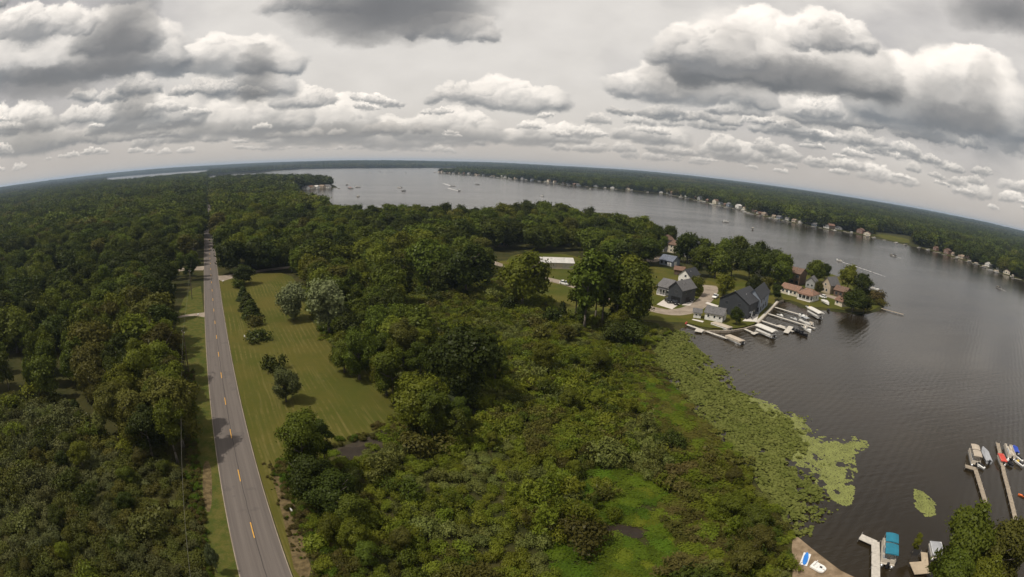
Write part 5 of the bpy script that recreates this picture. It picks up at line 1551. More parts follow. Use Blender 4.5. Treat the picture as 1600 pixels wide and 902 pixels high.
def runabout(p, q, label, hullm, topm=None, style='open', group=None, loc=None, rz=0, L=None, z=WZ, cat='boat', name='motor_boat'):
    if loc is None:
        a = np.array(at(*p, z)); b = np.array(at(*q, z)); c = (a + b) / 2; d = a - b; rz = math.atan2(d[1], d[0]); L = L or float(np.hypot(*d))
    else: c = loc
    t = thing(name, (c[0], c[1], z), label, cat, rz, group)
    k = L / 6; m = MB(); r = []
    for x, w, zt in ((-3, 1.05, .75), (-1, 1.15, .8), (1, 1.0, .88), (2.3, .55, .98), (3, .06, 1.05)):
        r.append([(x * k, -w, zt), (x * k, -w * .75, .05), (x * k, 0, -.1), (x * k, w * .75, .05), (x * k, w, zt), (x * k, w * .8, zt - .03), (x * k, 0, zt + (.06 if x > .5 else -.35)), (x * k, -w * .8, zt - .03)])
    m.loft(r); m.build('hull', hullm, t)
    if style == 'cover':
        m = MB(); m.loft([[(x * k, -w, .78), (x * k, w, .78), (x * k, w * .5, zt), (x * k, -w * .5, zt)] for x, w, zt in ((-3.05, 1.08, 1.0), (0, 1.18, 1.45), (1.2, 1.0, 1.3), (3.0, .12, 1.1))]); m.build('mooring_cover', topm or PM['tarp_grey'], t)
    else:
        m = MB(); m.loft([[(x, -.85, z0), (x, .85, z0), (x + .25, .75, z0 + .5), (x + .25, -.75, z0 + .5)] for x, z0 in ((.5, .85), (.62, .85))]); m.build('windscreen', PM['glass'], t)
        for x, y in ((-.9, -.5), (-.9, .5), (-2.0, 0)):
            m = MB(); m.box(x - .3, x + .3, y - .3, y + .3, .45, .8).box(x - .3, x - .2, y - .3, y + .3, .8, 1.15); m.build('seat', topm or PM['beige'], t)
        if style == 'tower':
            for y in (-1.05, 1.05):
                m = MB(); m.tube((-.6, y, .8), (-.1, y * .8, 2.2), .05, n=6); m.tube((.9, y, .8), (-.1, y * .8, 2.2), .05, n=6); m.build('wake_tower', PM['tarp_black'], t)
            m = MB(); m.box(-1.2, .6, -.95, .95, 2.18, 2.28); m.build('bimini_top', topm or PM['tarp_black'], t)
    m = MB(); m.box(-3 * k - .4, -3 * k + .05, -.2, .2, .1, 1.1); m.build('outboard_motor', PM['tarp_black'], t, bevel=.05)
    return t

# ------------------------------------------------------------------ buildings of the near shore
W_ = lambda s, u, z=1.0, w=1.1, h=1.2: (s, u, z, w, h)
# the long shed
house('long_shed', 'long tan shed with a pale metal roof on the grass behind the bright tree', (846, 419.5), (896, 421), 9.5, 3.0, 1.6, 'x', PM['metal'], PM['r_white'], wins=[W_('f', 3, 1.2, .8, .8)], doors=[('f', 8.5, 3.2, 2.5, PM['tan'], 'garage_door'), ('r', 4.7, 3.4, 2.6, PM['whitep'], 'garage_door')], cat='shed')
# charcoal house, two parallel gabled wings
house('charcoal_house', 'big charcoal house front wing with dark gable and dark shingle roof above the white garage', (1122, 488), (1167, 499), 15, 5.6, 3.6, 'y', PM['charcoal'], PM['r_dark'],
      wins=[W_('f', 2.2, 1, 1.4, 1.3), W_('f', 6.2, 1, 1.4, 1.3), W_('f', 9.5, 1, 1.4, 1.3), W_('f', 3.0, 3.9, 1.2, 1.1), W_('f', 8.3, 3.9, 1.2, 1.1), W_('r', 3, 1, 1.6, 1.4), W_('r', 7, 1, 1.6, 1.4), W_('r', 3, 3.8, 1.6, 1.2), W_('l', 4, 1, 1.2, 1.2)], doors=[('r', 5, 1.0, 2.1, PM['whitep'])], chimney=None)
house('charcoal_house', 'grey-gabled rear wing of the charcoal house facing the docks', (1163, 487), (1185, 491.5), 19, 6.0, 3.2, 'y', PM['bluegrey'], PM['r_dark'],
      wins=[W_('f', 2.0, 1, 1.6, 1.5), W_('f', 5.0, 1, 1.2, 1.5), W_('f', 2, 4, 1.2, 1.1), W_('r', 3, 1, 2.2, 1.6), W_('r', 8, 1, 2.2, 1.6), W_('r', 13, 1, 1.6, 1.6), W_('r', 3, 4, 1.8, 1.2), W_('r', 8, 4, 1.8, 1.2)])
house('white_garage', 'small white garage with grey roof, three windows and a door near the seawall', (1100.5, 499), (1128, 504.5), 6.2, 2.7, 1.7, 'x', PM['white'], PM['r_grey'],
      wins=[W_('f', 1.3, 1.1, .7, .9), W_('f', 3.6, 1.1, .7, .9), W_('f', 5.6, 1.1, .7, .9), W_('r', 3.9, 1.1, .8, .9)], doors=[('r', 1.8, 1.1, 2.1, PM['grey'])], cat='garage')
house('garden_shed', 'tiny white garden shed with grey roof left of the white garage', (1083, 496.5), (1094.5, 498), 3.0, 2.2, .9, 'x', PM['white'], PM['r_grey'], wins=[W_('f', 1.0, .9, .5, .6), W_('f', 2.4, .9, .5, .6)], cat='shed')
# dark garage and the houses around it
house('dark_garage', 'two-storey dark garage with open bays behind the concrete pad and black cars', (1043, 470.5), (1064, 476), 10.5, 5.6, 2.8, 'y', PM['charcoal'], PM['r_grey'],
      wins=[W_('f', 3.6, 3.9, 1.3, 1.1), W_('r', 3, 3.6, 1.2, 1.1), W_('r', 7, 3.6, 1.2, 1.1)], doors=[('f', 3.6, 4.2, 2.5, PM['bay_shade'], 'garage_door'), ('r', 4.5, 2.6, 2.3, PM['bay_shade'], 'garage_door')], cat='garage')  # near-black slabs on the wall paint the shade inside the open bays
house('grey_house', 'low grey house with white-trimmed windows left of the dark garage', (1026, 459), (1043, 463), 11, 3.4, 2.4, 'x', PM['grey'], PM['r_grey'], wins=[W_('f', 1.3, 1), W_('f', 3.3, 1), W_('f', 5.0, 1), W_('l', 3, 1)], porch=(-2, 2, 1.4, 2.5, None))
house('white_house', 'white gabled house with grey roof behind the dark garage', (1059, 443), (1077, 447), 10, 4.2, 2.8, 'y', PM['white'], PM['r_dark'], wins=[W_('f', 2, 1.2), W_('f', 5, 1.2), W_('f', 3.6, 3.6, 1, 1)])
house('brown_shed', 'brown shed under the trees behind the grey house', (1053, 429), (1068, 431), 5, 2.6, 1.3, 'x', PM['brown'], PM['r_rust'], cat='shed')
house('slate_roof_house', 'house with slate-blue roof and a white gable end towards the grass', (1030, 413), (1050, 417), 9, 2.8, 2.3, 'x', PM['bluegrey'], PM['r_blue'], wins=[W_('f', 1.5), W_('f', 4)], doors=[('f', 6.2, 2.4, 2.2, PM['whitep'], 'garage_door'), ('r', 3.6, 3.0, 2.3, PM['whitep'], 'garage_door')])
house('tan_house', 'tan house with brown hipped roof by the lake, behind the slate-blue roof', (1038, 393), (1058, 397), 10, 5.2, 2.2, 'x', PM['cream'], PM['r_brown'], wins=[W_('f', 1.8, 1), W_('f', 5, 1), W_('f', 1.8, 3.4), W_('f', 5, 3.4), W_('r', 3, 3.4)], hip=3.0)
house('tall_house', 'tall grey-brown house with steep roof left of the tan lakeside house', (1024, 391), (1037, 394), 9, 7.6, 2.6, 'y', PM['grey'], PM['r_brown'], wins=[W_('f', 1.5, 1), W_('f', 4, 1), W_('f', 1.5, 4.2), W_('f', 4, 4.2), W_('r', 3, 4.2)])
house('white_cottage', 'white cottage half hidden between the trunks of the lakeside trees', (1177, 437), (1194, 440), 8, 5.0, 2.0, 'y', PM['white'], PM['r_grey'], wins=[W_('f', 1.3, 1, .9, 1.3), W_('f', 3.4, 1, .9, 1.3), W_('f', 1.5, 3.4, .9, 1), W_('f', 3.6, 3.4, .9, 1)])
for px, py, c, r_, lab in ((704, 377, 'cream', 'r_tan', 'cream house glimpsed under the woods at the left'), (566, 392, 'tan', 'r_white', 'pale-roofed house showing through the woods above the lawn'), (889, 378, 'white', 'r_white', 'white house glimpsed in the woods behind the long shed'),
                        (783, 385, 'brown', 'r_rust', 'brown-roofed shed in the woods left of the long shed'), (1005, 383, 'white', 'r_grey', 'white house half hidden left of the tall grey-brown house'), (1012, 399, 'cream', 'r_tan', 'cream cottage under trees left of the slate-blue roof')):
    house('hidden_house', lab, (px - 12, py), (px + 12, py + 1), 8, 3.4, 2.2, 'x', PM[c], PM[r_], wins=[W_('f', 2), W_('f', 5)])
# cottages towards the point
house('brown_house', 'dark brown two-storey house with brown roof among the trees before the lake', (1224, 441), (1248, 447), 9, 6.2, 2.2, 'x', PM['brown'], PM['r_brown'], wins=[W_('f', 2, 1, 1.6), W_('f', 5, 1, 1.6), W_('f', 8, 1, 1.6), W_('f', 2, 4, 1.6), W_('f', 5, 4, 1.6), W_('f', 8, 4, 1.6)])
house('orange_roof_cottage', 'long low cottage with orange roof and pale walls, left of the white hipped one', (1219, 457.5), (1245, 464.5), 7.5, 2.8, 1.7, 'x', PM['cream'], PM['r_orange'], wins=[W_('f', 1.4), W_('f', 3.6), W_('f', 5.8), W_('f', 8)], doors=[('f', 4.7, .9, 2.1, PM['whitep'])])
house('orange_roof_cottage', 'white cottage with orange hipped roof and a glazed porch beside the water', (1246, 466.5), (1268, 472.5), 8.5, 3.0, 1.9, 'x', PM['white'], PM['r_orange'], wins=[W_('f', 1.2, .8, 1.5, 1.5), W_('f', 3.2, .8, 1.5, 1.5), W_('f', 5.2, .8, 1.5, 1.5), W_('f', 7.2, .8, 1.5, 1.5), W_('r', 2, 1), W_('r', 5, 1)], hip=2.5, porch=(-3.5, 3.5, 1.5, 2.6, None))
house('small_grey_house', 'small grey gabled house squeezed between brown house and white cottage', (1258, 449), (1272, 452), 7, 3.6, 2.2, 'y', PM['grey'], PM['r_grey'], wins=[W_('f', 1.4), W_('f', 3.6)])
house('tan_gabled_house', 'tan house with a steep gable facing the small bay', (1283, 456), (1296, 460), 9, 4.6, 3.4, 'y', PM['tan'], PM['r_grey'], wins=[W_('f', 1.2, 1), W_('f', 3.2, 1), W_('f', 2.2, 3.8, 1, 1.1)])
house('brown_roof_house', 'house with long brown roof next to the big tree of the point', (1302, 462), (1320, 467), 7, 3.2, 1.8, 'x', PM['brown'], PM['r_brown'], wins=[W_('f', 1.5), W_('f', 4)])
house('red_roof_shed', 'small rust-roofed boathouse by the water left of the drooping tree', (1304, 476), (1315, 480), 6, 2.4, 1.5, 'x', PM['cream'], PM['r_rust'], wins=[W_('f', 1.4)], cat='shed')

# concrete slabs and terraces
PADM = M_CONC
sheet('concrete_pad', G([(1026, 476), (1038, 468), (1064, 474.5), (1058, 478), (1050, 483.5)], 0), .034, PADM, smooth=0)
sheet('concrete_pad', G([(1065, 477), (1081, 467), (1087, 467), (1078, 478)], 0), .040, PADM, smooth=0)
sheet('patio', G([(1160, 502), (1172, 492), (1186, 490), (1182, 503)], 0), .040, PM['patio'], smooth=0)
sheet('concrete_walk', G([(1102, 474), (1105, 472), (1123, 478), (1120, 481)], 0), .036, PM['patio'], smooth=0)
sheet('concrete_walk', G([(1081, 500), (1083, 498.5), (1100, 502), (1098, 504)], 0), .032, PM['patio'], smooth=0)
sheet('gravel_yard', G([(1000, 404), (1030, 400), (1040, 404), (1020, 412)], 0), .018, M_GRAVEL)
sheet('gravel_yard', G([(935, 436), (975, 428), (1000, 440), (985, 458), (945, 455)], 0), .018, M_GRAVEL)


def seawall(pts, label):
    t = thing('seawall', (*at(*pts[0]), 0), label, 'seawall'); o0 = np.array(at(*pts[0]))
    P = [np.array(at(*p)) for p in pts]
    for a, b in zip(P[:-1], P[1:]):
        d = b - a; L = float(np.hypot(*d)); rz = math.atan2(d[1], d[0]); n = max(1, int(L / 2.5))
        for i in range(n):
            c = a + d * (i + .5) / n - o0; hl = L / n / 2 - .015
            m = MB(); m.box(c[0] - hl, c[0] + hl, c[1] - .22, c[1] + .22, -1.6, .12 + .02 * (i % 2), rz, (c[0], c[1])); m.build('wall_block', PM['stone'], t)


seawall([(1100, 517), (1141, 517), (1163, 513.5), (1182, 508), (1217, 471), (1224, 469)], 'stone seawall along the lawn of the charcoal house')
strip('boardwalk', G([(1182, 504), (1200, 487), (1216, 470.5)], 0), 1.3, .050, PM['dockw'])

# outdoor furniture
def patio_set(px, py, label):
    x, y = at(px, py)
    t = thing('patio_table', (x, y, .04), label, 'table')
    m = MB(); m.tube((0, 0, .70), (0, 0, .75), .7, n=14); m.build('tabletop', PM['tarp_black'], t)
    m = MB(); m.tube((0, 0, 0), (0, 0, .7), .06, n=6); m.build('leg', PM['tarp_black'], t)
    m = MB(); m.tube((0, 0, .75), (0, 0, 2.4), .03, n=6); m.build('pole', PM['steel'], t)
    m = MB(); m.tube((0, 0, 2.1), (0, 0, 2.55), 1.4, .05, n=8); m.build('parasol_canopy', PM['tarp_grey'], t)


patio_set(1170, 497, 'dark round table with a grey parasol on the white patio')
for i, (px, py, lab) in enumerate(((1166, 499, 'dark patio chair left of the parasol table'), (1175, 499.5, 'dark patio chair in front of the parasol table'), (1178, 495, 'dark patio chair right of the parasol table'))):
    t = thing('patio_chair', (*at(px, py), .04), lab, 'chair', i * 1.7)
    for n_, bx in (('seat', (-.3, .3, -.3, .3, .38, .46)), ('backrest', (-.3, .3, .24, .3, .46, 1.0))):
        m = MB(); m.box(*bx); m.build(n_, PM['tarp_black'], t)
    for a_ in (-.26, .26):
        for b_ in (-.26, .26):
            m = MB(); m.box(a_ - .03, a_ + .03, b_ - .03, b_ + .03, 0, .38); m.build('leg', PM['tarp_black'], t)

# ------------------------------------------------------------------ vehicles
car((888, 446.5), (877, 443.6), PM['whitep'], 'white car driving on the gravel drive below the long shed', L=4.9)
car((1047, 475), (1041, 470), PM['blackp'], 'black car parked on the left of the concrete pad')
car((1058, 478), (1051, 472.5), PM['blackp'], 'black car parked right of its twin on the concrete pad')
car((1077, 473), (1072, 468), PM['blackp'], 'black car parked beside the right wall of the dark garage')
car((1113, 469), (1122, 462), PM['whitep'], 'white pickup truck parked on the lane left of the charcoal house', kind='pickup', L=5.4)
car((1281, 464), (1289, 467), PM['whitep'], 'white car on the lane beside the tan gabled house', L=4.6)
car((947, 446), (954, 441), PM['whitep'], 'white pickup truck behind the trunks of the tall clump', kind='pickup', L=5.4)
car((966, 449), (974, 444), PM['steel'], 'silver car under the tall clump beside the white pickup', L=4.6)
for px, py, dx, dy, lab in ((985, 432, 8, 4, 'white covered boat on a trailer behind the tall clump'), (960, 432, 8, 3, 'white boat parked on the gravel left of the other trailer boat'), (1290, 474, 7, 4, 'white covered boat parked on the grass by the little bay')):
    runabout((px + dx / 2, py + dy / 2), (px - dx / 2, py - dy / 2), lab, PM['whitep'], PM['tarp_white'], 'cover', z=.5, L=6.5, name='trailer_boat')

# ------------------------------------------------------------------ docks and boats of the near shore
dock([(1073, 507), (1137, 529)], 1.1, 'long white dock left of the white garage, running out to a covered pontoon boat', extra=[([(1094, 514.5), (1091, 518.5)], 2.6)])
dock([(1163, 513.5), (1179, 521)], 1.2, 'short pale dock leading to the white canopy lift', PM['dockw'], extra=[([(1176, 522), (1183, 519)], 1.4)])
dock([(1181, 498), (1240, 518)], 1.2, 'white dock with a cross platform, second from the left along the seawall boardwalk', extra=[([(1236, 510), (1228, 520)], 2.0), ([(1216, 508), (1226, 512)], 2.4)])
dock([(1184, 485), (1274, 513)], 1.2, 'longest white dock off the boardwalk with personal watercraft beside it')
dock([(1211, 480), (1262, 495)], 1.2, 'white dock off the far end of the boardwalk leading to the lifted boat')
dock([(1377, 482), (1412, 491.5)], 1.3, 'grey dock running out from the tip of the peninsula', PM['dockt'])
pontoon((1113, 508.5), (1140, 517.5), 'tan covered pontoon boat moored along the seawall below the white garage', 'cover', PM['tarp_tan'], L=8, W=2.9)
pontoon((1135, 528.5), (1160, 539), 'tan covered pontoon boat at the outer end of the long white dock', 'cover', PM['tarp_tan'], rail=PM['beige'])
pontoon((1183, 519), (1209, 530), 'boat on a lift under a white canopy, off the short pale dock', 'lift', PM['tarp_white'], W=2.8)
pontoon((1262, 489), (1284, 501), 'boat on a lift under a long white canopy at the far dock', 'lift', PM['tarp_white'], W=2.8, L=9)
runabout((1264, 528), (1238, 516), 'black and green wake boat with tower beside the cross platform dock', PM['blackp'], PM['tarp_black'], 'tower', L=7.5)
runabout((1266, 520), (1255, 513), 'white motor boat tied behind the black wake boat', PM['whitep'], PM['beige'], L=6)
pontoon((1270, 511), (1249, 502), 'grey and white pontoon boat along the longest dock', 'bimini', PM['tarp_grey'], L=7)
jetski((1244, 501.5), (1236, 498.5), 'white jet ski on the longest dock', PM['whitep'], PM['tarp_grey'])
jetski((1222, 496), (1215, 493.5), 'white jet ski nearest the boardwalk on the longest dock', PM['whitep'], PM['whitep'])
jetski((1258, 506), (1250, 503), 'grey jet ski beside the pontoon boat on the longest dock', PM['tarp_grey'], PM['whitep'], lift=1.3)
jetski((1268, 483.5), (1258, 480), 'yellow and white jet ski on the small bay by the grass', PM['whitep'], PM['yellow'])
runabout((1250, 494.5), (1259, 497), 'small white rowing boat beside the far dock', PM['whitep'], PM['beige'], L=4)
runabout((1372, 454), (1362, 451), 'white motor boat moored behind the trees of the point', PM['whitep'], PM['beige'], L=6)
jetski((1296, 488), (1293, 485), 'dark watercraft floating off the grass of the little bay', PM['tarp_black'], PM['tarp_black'])


def sign_post(px, py, label, w=.45, h=.35, mt=None, hh=1.1, name='mailbox', cat='mailbox', z=0):
    x, y = at(px, py, z)
    t = thing(name, (x, y, z), label, cat, -.57)
    m = MB(); m.box(-.05, .05, -.05, .05, 0, hh); m.build('post', PM['wood'], t)
    m = MB()
    if name == 'mailbox':
        r = [[(-w / 2 + .0, -h / 2, hh), (w / 2, -h / 2, hh), (w / 2, -h / 2, hh + .2), (0, -h / 2, hh + .34), (-w / 2, -h / 2, hh + .2)], [(-w / 2, h / 2, hh), (w / 2, h / 2, hh), (w / 2, h / 2, hh + .2), (0, h / 2, hh + .34), (-w / 2, h / 2, hh + .2)]]
        m.loft(r)
    else: m.box(-w / 2, w / 2, -.09, -.055, hh - h, hh + .1)
    m.build('box' if name == 'mailbox' else 'panel', mt or PM['whitep'], t)


sign_post(349, 443.5, 'white mailbox at the mouth of the side road by the lawn corner', .5, .6)
sign_post(383, 531, 'white marker box on a post on the lawn beside the shrub row', .7, .5, name='marker', cat='marker', hh=1.3)
sign_post(310, 497, 'pale mailbox at the left driveway', .4, .5)
sign_post(457, 803, 'white sign on a post lying over the dead grass of the road bank', .6, .5, name='marker', cat='sign', hh=.9)
t = thing('red_kayak', (*at(1072, 506), .1), 'red kayak lying at the foot of the long white dock', 'kayak', 1.1)
m = MB(); m.loft([[(x, -w, .25), (x, -w * .5, 0), (x, w * .5, 0), (x, w, .25), (x, 0, .34)] for x, w in ((-1.5, .03), (-.7, .3), (.7, .3), (1.5, .03))]); m.build('hull', PM['tarp_red'], t)
m = MB(); m.box(-.35, .35, -.2, .2, .30, .36); m.build('cockpit', PM['tarp_black'], t)

# ------------------------------------------------------------------ lower right: docks and boats close by
pontoon((1516, 702), (1525, 737), 'beige pontoon boat with two tan canvas tops at the left dock near the corner', 'two', PM['tarp_tan'], rail=PM['beige'], L=7.2)
runabout((1531, 699), (1547, 731), 'boat under a silver-grey cover right of the tan pontoon boat', PM['tarp_grey'], PM['tarp_grey'], 'cover', L=7)
jetski((1523, 727), (1537, 735), 'white and black jet ski between dock and covered boat', PM['whitep'], PM['tarp_black'])
dock([(1542, 792), (1524, 733)], 1.2, 'weathered dock with a platform beside the tan pontoon boat', PM['dockt'], extra=[([(1526, 733), (1508, 728)], 1.5)])
dock([(1587, 812), (1569, 740), (1559, 692)], 1.2, 'weathered dock near the right edge of the picture', PM['dockt'])
pontoon((1570, 694), (1582, 727), 'beige pontoon boat on its lift with open seats near the right edge', 'open', PM['beige'], rail=PM['beige'], L=7)
pontoon((1559, 712), (1568, 732), 'red-seated small pontoon boat left of the right-hand dock', 'cover', PM['tarp_red'], rail=PM['beige'], L=4.4, W=1.9)
runabout((1581, 700), (1588, 714), 'small boat under a blue cover right of the beige pontoon boat', PM['whitep'], PM['tarp_blue'], 'cover', L=3.8)
jetski((1586, 716), (1596, 723), 'white jet ski just below the blue cover', PM['whitep'], PM['tarp_black'])
jetski((1586, 724), (1597, 731), 'white and yellow jet ski nearest the right edge', PM['whitep'], PM['yellow'])
jetski((1571, 723), (1580, 729), 'dark jet ski between dock and the beige pontoon boat', PM['tarp_black'], PM['whitep'])
t = thing('orange_kayak', (*at(1599, 777, WZ), WZ), 'orange kayak floating at the right edge', 'kayak', 2.1)
m = MB(); m.loft([[(x, -w, .28), (x, -w * .5, 0), (x, w * .5, 0), (x, w, .28), (x, 0, .36)] for x, w in ((-1.6, .03), (-.8, .34), (.8, .34), (1.6, .03))]); m.build('hull', PM['orange'], t)
m = MB(); m.box(-.4, .4, -.22, .22, .33, .39); m.build('cockpit', PM['tarp_black'], t)
dock([(1368, 930), (1368, 846)], 1.5, 'white L-shaped dock with plastic sections by the little beach', PM['dockw'], extra=[([(1369, 849), (1344, 838)], 1.6)])
pontoon((1386, 846), (1384, 892), 'pontoon boat with two teal canvas tops beside the white L-shaped dock', 'two', PM['tarp_teal'], rail=PM['beige'], L=6.6, W=2.5)
dock([(1425, 888), (1450, 886)], 3.0, 'tan L-shaped dock in the shade of the corner trees', PM['dockt'] if False else mat('tan_dock_boards', (.42, .34, .24), .85, var=.12), extra=[([(1446, 884), (1444, 863)], 1.3)])
pontoon((1457, 854), (1462, 877), 'short boat under a grey cover beside the tan dock', 'cover', PM['tarp_grey'], L=4.2, W=2.3)
t = thing('pedal_boat', (*at(1278, 889), .02), 'white pedal boat pulled up on the sand', 'pedal boat', -1.0)
m = MB(); m.prism([(-1.2, -.8), (.6, -.8), (1.1, -.55), (1.25, -.2), (.75, -.1), (.75, .1), (1.25, .2), (1.1, .55), (.6, .8), (-1.2, .8)], .05, .42); m.build('hull', PM['whitep'], t, bevel=.08)
for y in (-.35, .35):
    m = MB(); m.box(-.7, -.1, y - .25, y + .25, .40, .55).box(-.8, -.68, y - .25, y + .25, .40, .85); m.build('seat', PM['whitep'], t, bevel=.04)
m = MB(); m.box(.15, .55, -.1, .1, .42, .6); m.build('pedal_box', PM['tarp_black'], t)
a = np.array(at(1254, 886)); b_ = np.array(at(1262, 864)); c = (a + b_) / 2; rz = math.atan2(*(b_ - a)[::-1])
t = thing('raft', (*c, .02), 'white inflatable raft with pale rim lying on the sand under the blue board', 'raft', rz)
m = MB(); m.box(-1.5, 1.5, -.62, .62, 0, .16); m.build('float', PM['whitep'], t, bevel=.07)
t = thing('paddle_board', (*c, .2), 'bright blue paddle board lying on the white raft on the beach', 'paddle board', rz + .05)
m = MB(); m.prism([(x, y) for x, y in [(-1.6, 0), (-1.3, .25), (-.6, .38), (.4, .38), (1.2, .24), (1.6, 0), (1.2, -.24), (.4, -.38), (-.6, -.38), (-1.3, -.25)]], .0, .13); m.build('board', PM['blue'], t, bevel=.03)
m = MB(); m.box(-.5, .5, -.2, .2, .131, .14); m.build('deck_pad', PM['blue'], t)

# ------------------------------------------------------------------ power line along the road
pole_s = [4, 128, 205, 275, 345, 420]
PT = []
for i, s_ in enumerate(pole_s):
    x, y = sl(s_, -8.6)
    t = thing('utility_pole', (x, y, 0), 'wooden utility pole left of the road, %s' % ['nearest the camera', 'between scrub and thicket', 'beyond the left driveway', 'opposite the side road', 'second beyond the side road', 'farthest down the road'][i], 'utility pole', -.57, 'power line poles')
    m = MB(); m.tube((0, 0, 0), (0, 0, 11.2), .16, .11, n=8); m.build('pole', PM['wood'], t)
    m = MB(); m.box(-1.1, 1.1, -.06, .06, 10.5, 10.62); m.build('crossarm', PM['wood'], t)
    for u in (-1.0, 0, 1.0):
        m = MB(); m.tube((u, 0, 10.62), (u, 0, 10.85), .05, n=6); m.build('insulator', PM['light'], t)
    PT.append((x, y))
for k, (u, lab) in enumerate(((0, 'thin power cable running beside the left edge of the road'),)):
    cu = MB()
    for i in range(len(PT) - 1):
        off = Vector((math.cos(-.57455), math.sin(.57455) * 1, 0)) if False else Vector((RN[0], RN[1], 0)) * u
        A = Vector((*PT[i], 10.85)) + off; B = Vector((*PT[i + 1], 10.85)) + off; n = 14; L = (B - A).length
        pts = [A.lerp(B, j / n) - Vector((0, 0, L * .018 * 4 * (j / n) * (1 - j / n))) for j in range(n + 1)]
        for p_, q_ in zip(pts[:-1], pts[1:]): cu.tube(p_, q_, .016, n=4)
    tag(cu.build('power_cable', PM['wire']), lab, 'cable')

# ------------------------------------------------------------------ boats out on the lake and their wakes
def foam():
    m = bpy.data.materials.new('wake_foam'); m.use_nodes = True
    T_ = NT(m.node_tree); T_.n.clear()
    g = T_.node('ShaderNodeNewGeometry').outputs['Position']
    d = T_.node('ShaderNodeBsdfDiffuse', {'Color': (.75, .73, .70, 1)}); tr = T_.node('ShaderNodeBsdfTransparent')
    mx = T_.node('ShaderNodeMixShader', {0: T_.ramp(T_.noise(g, .8, 4, .7), .35, .62), 1: tr.outputs[0], 2: d.outputs[0]})
    T_.node('ShaderNodeOutputMaterial', {'Surface': mx.outputs[0]})
    return m


M_FOAM = foam()


def wake(p, q, w0, w1, label):
    a = np.array(at(*p, WZ)); b = np.array(at(*q, WZ))
    o = strip('wake', [a, a * .67 + b * .33, a * .33 + b * .67, b], [w0, w1], WZ + .03, M_FOAM)
    tag(o, label, kind='stuff')


runabout((1309, 407.3), (1313, 408.6), 'speedboat towing a long white wake off the point', PM['whitep'], PM['beige'], L=6.5)
wake((1313, 408.6), (1385, 433), 1.6, .8, 'long white wake behind the speedboat')
pontoon((1391, 399), (1400, 401), 'dark pontoon boat under way in the channel before the far park', 'bimini', PM['tarp_black'], rail=PM['tarp_black'], L=7.5)
wake((1400, 401), (1410, 404.5), 1.2, .5, 'short pale wake behind the dark pontoon boat')
pontoon((1557, 449), (1564, 452), 'dark pontoon boat under way near the right edge', 'bimini', PM['tarp_black'], rail=PM['tarp_black'], L=7.5)
wake((1564, 452), (1572, 455.5), 1.2, .5, 'short pale wake behind the boat near the right edge')
LB = [(1134, 347.5, 'tarp_white', 'pale pontoon boat drifting beyond the trees behind the charcoal house'), (1176, 359, 'tarp_tan', 'small boat nearer than the pale pontoon boat right of mid-lake'), (847, 306.8, 'tarp_black', 'dark boat on the water above the skyline trees'), (854, 289.7, 'tarp_black', 'small dark boat beyond the dark one above the skyline trees'),
      (922, 295.8, 'tarp_white', 'small boat close to the far shore'), (746, 289, 'tarp_black', 'dark boat alone in the middle of the lake'), (707.5, 291.3, 'tarp_black', 'left one of two boats making curling wakes'), (717.8, 299, 'tarp_white', 'right one of two boats making curling wakes'),
      (624.6, 293.7, 'tarp_black', 'dark boat farther of the pair right of the wooded spit'), (630.7, 299, 'tarp_black', 'dark boat nearer of the pair right of the wooded spit'), (559.6, 307.7, 'tarp_tan', 'tan boat nearest the woods in the bay'), (548, 295, 'orange', 'orange-tan boat off the tip of the wooded spit'),
      (559, 293, 'tarp_tan', 'long tan barge off the tip of the wooded spit'), (542.5, 289.6, 'tarp_tan', 'small tan boat just right of the spit'), (578.6, 269.4, 'tarp_black', 'leftmost of the boats far out near the north shore'), (594, 269, 'tarp_white', 'second boat from the left far out near the north shore'),
      (601, 270.2, 'tarp_black', 'third boat from the left far out near the north shore'), (611, 269, 'tarp_white', 'fourth boat from the left far out near the north shore'), (634, 270.6, 'tarp_black', 'rightmost of the boats far out near the north shore')]
for i, (px, py, c_, lab) in enumerate(LB):
    x, y = at(px, py, WZ); r_ = math.hypot(x, y)
    pontoon(None, None, lab, 'bimini', PM[c_], rail=PM['tarp_black'] if i % 2 else PM['whitep'], L=7.5 if r_ < 900 else 11, loc=(x, y), rz=i * 1.1, W=2.6 if r_ < 900 else 3.6)
wake((707.5, 291.4), (693, 287), 2.5, 6, 'curling pale wake behind the left boat'); wake((717.8, 299), (700, 294), 2.0, 5, 'curling pale wake behind the right boat')

# ------------------------------------------------------------------ the far shore: cottages, docks, moored boats
def kids2(t):
    ch = [o for o in t.children_recursive]
    return [(c, [g for g in ch if g.parent is c]) for c in ch if c.parent is t]


STY = [('white', 'r_grey', 'white house with grey roof'), ('cream', 'r_brown', 'cream house with brown roof'), ('tan', 'r_tan', 'tan house with pale brown roof'), ('grey', 'r_dark', 'grey house with dark roof'), ('bluegrey', 'r_grey', 'blue-grey house with grey roof'),
       ('red', 'r_brown', 'reddish house with brown roof'), ('brown', 'r_rust', 'brown house with rusty roof'), ('white', 'r_white', 'white house with pale roof')]
PROTO = {}
gz = np.random.default_rng(78); NEAR_ = []


def nearest_house(p): return min(NEAR_, key=lambda q: (q[0] - p[0]) ** 2 + (q[1] - p[1]) ** 2)[2]


def where_of(az):
    return ('beyond the skyline trees' if az < 14 else 'right of the skyline trees' if az < 25 else 'left of the channel houses' if az < 35 else 'across the channel' if az < 43 else 'beside the open park lawn' if az < 49 else 'near the right edge')


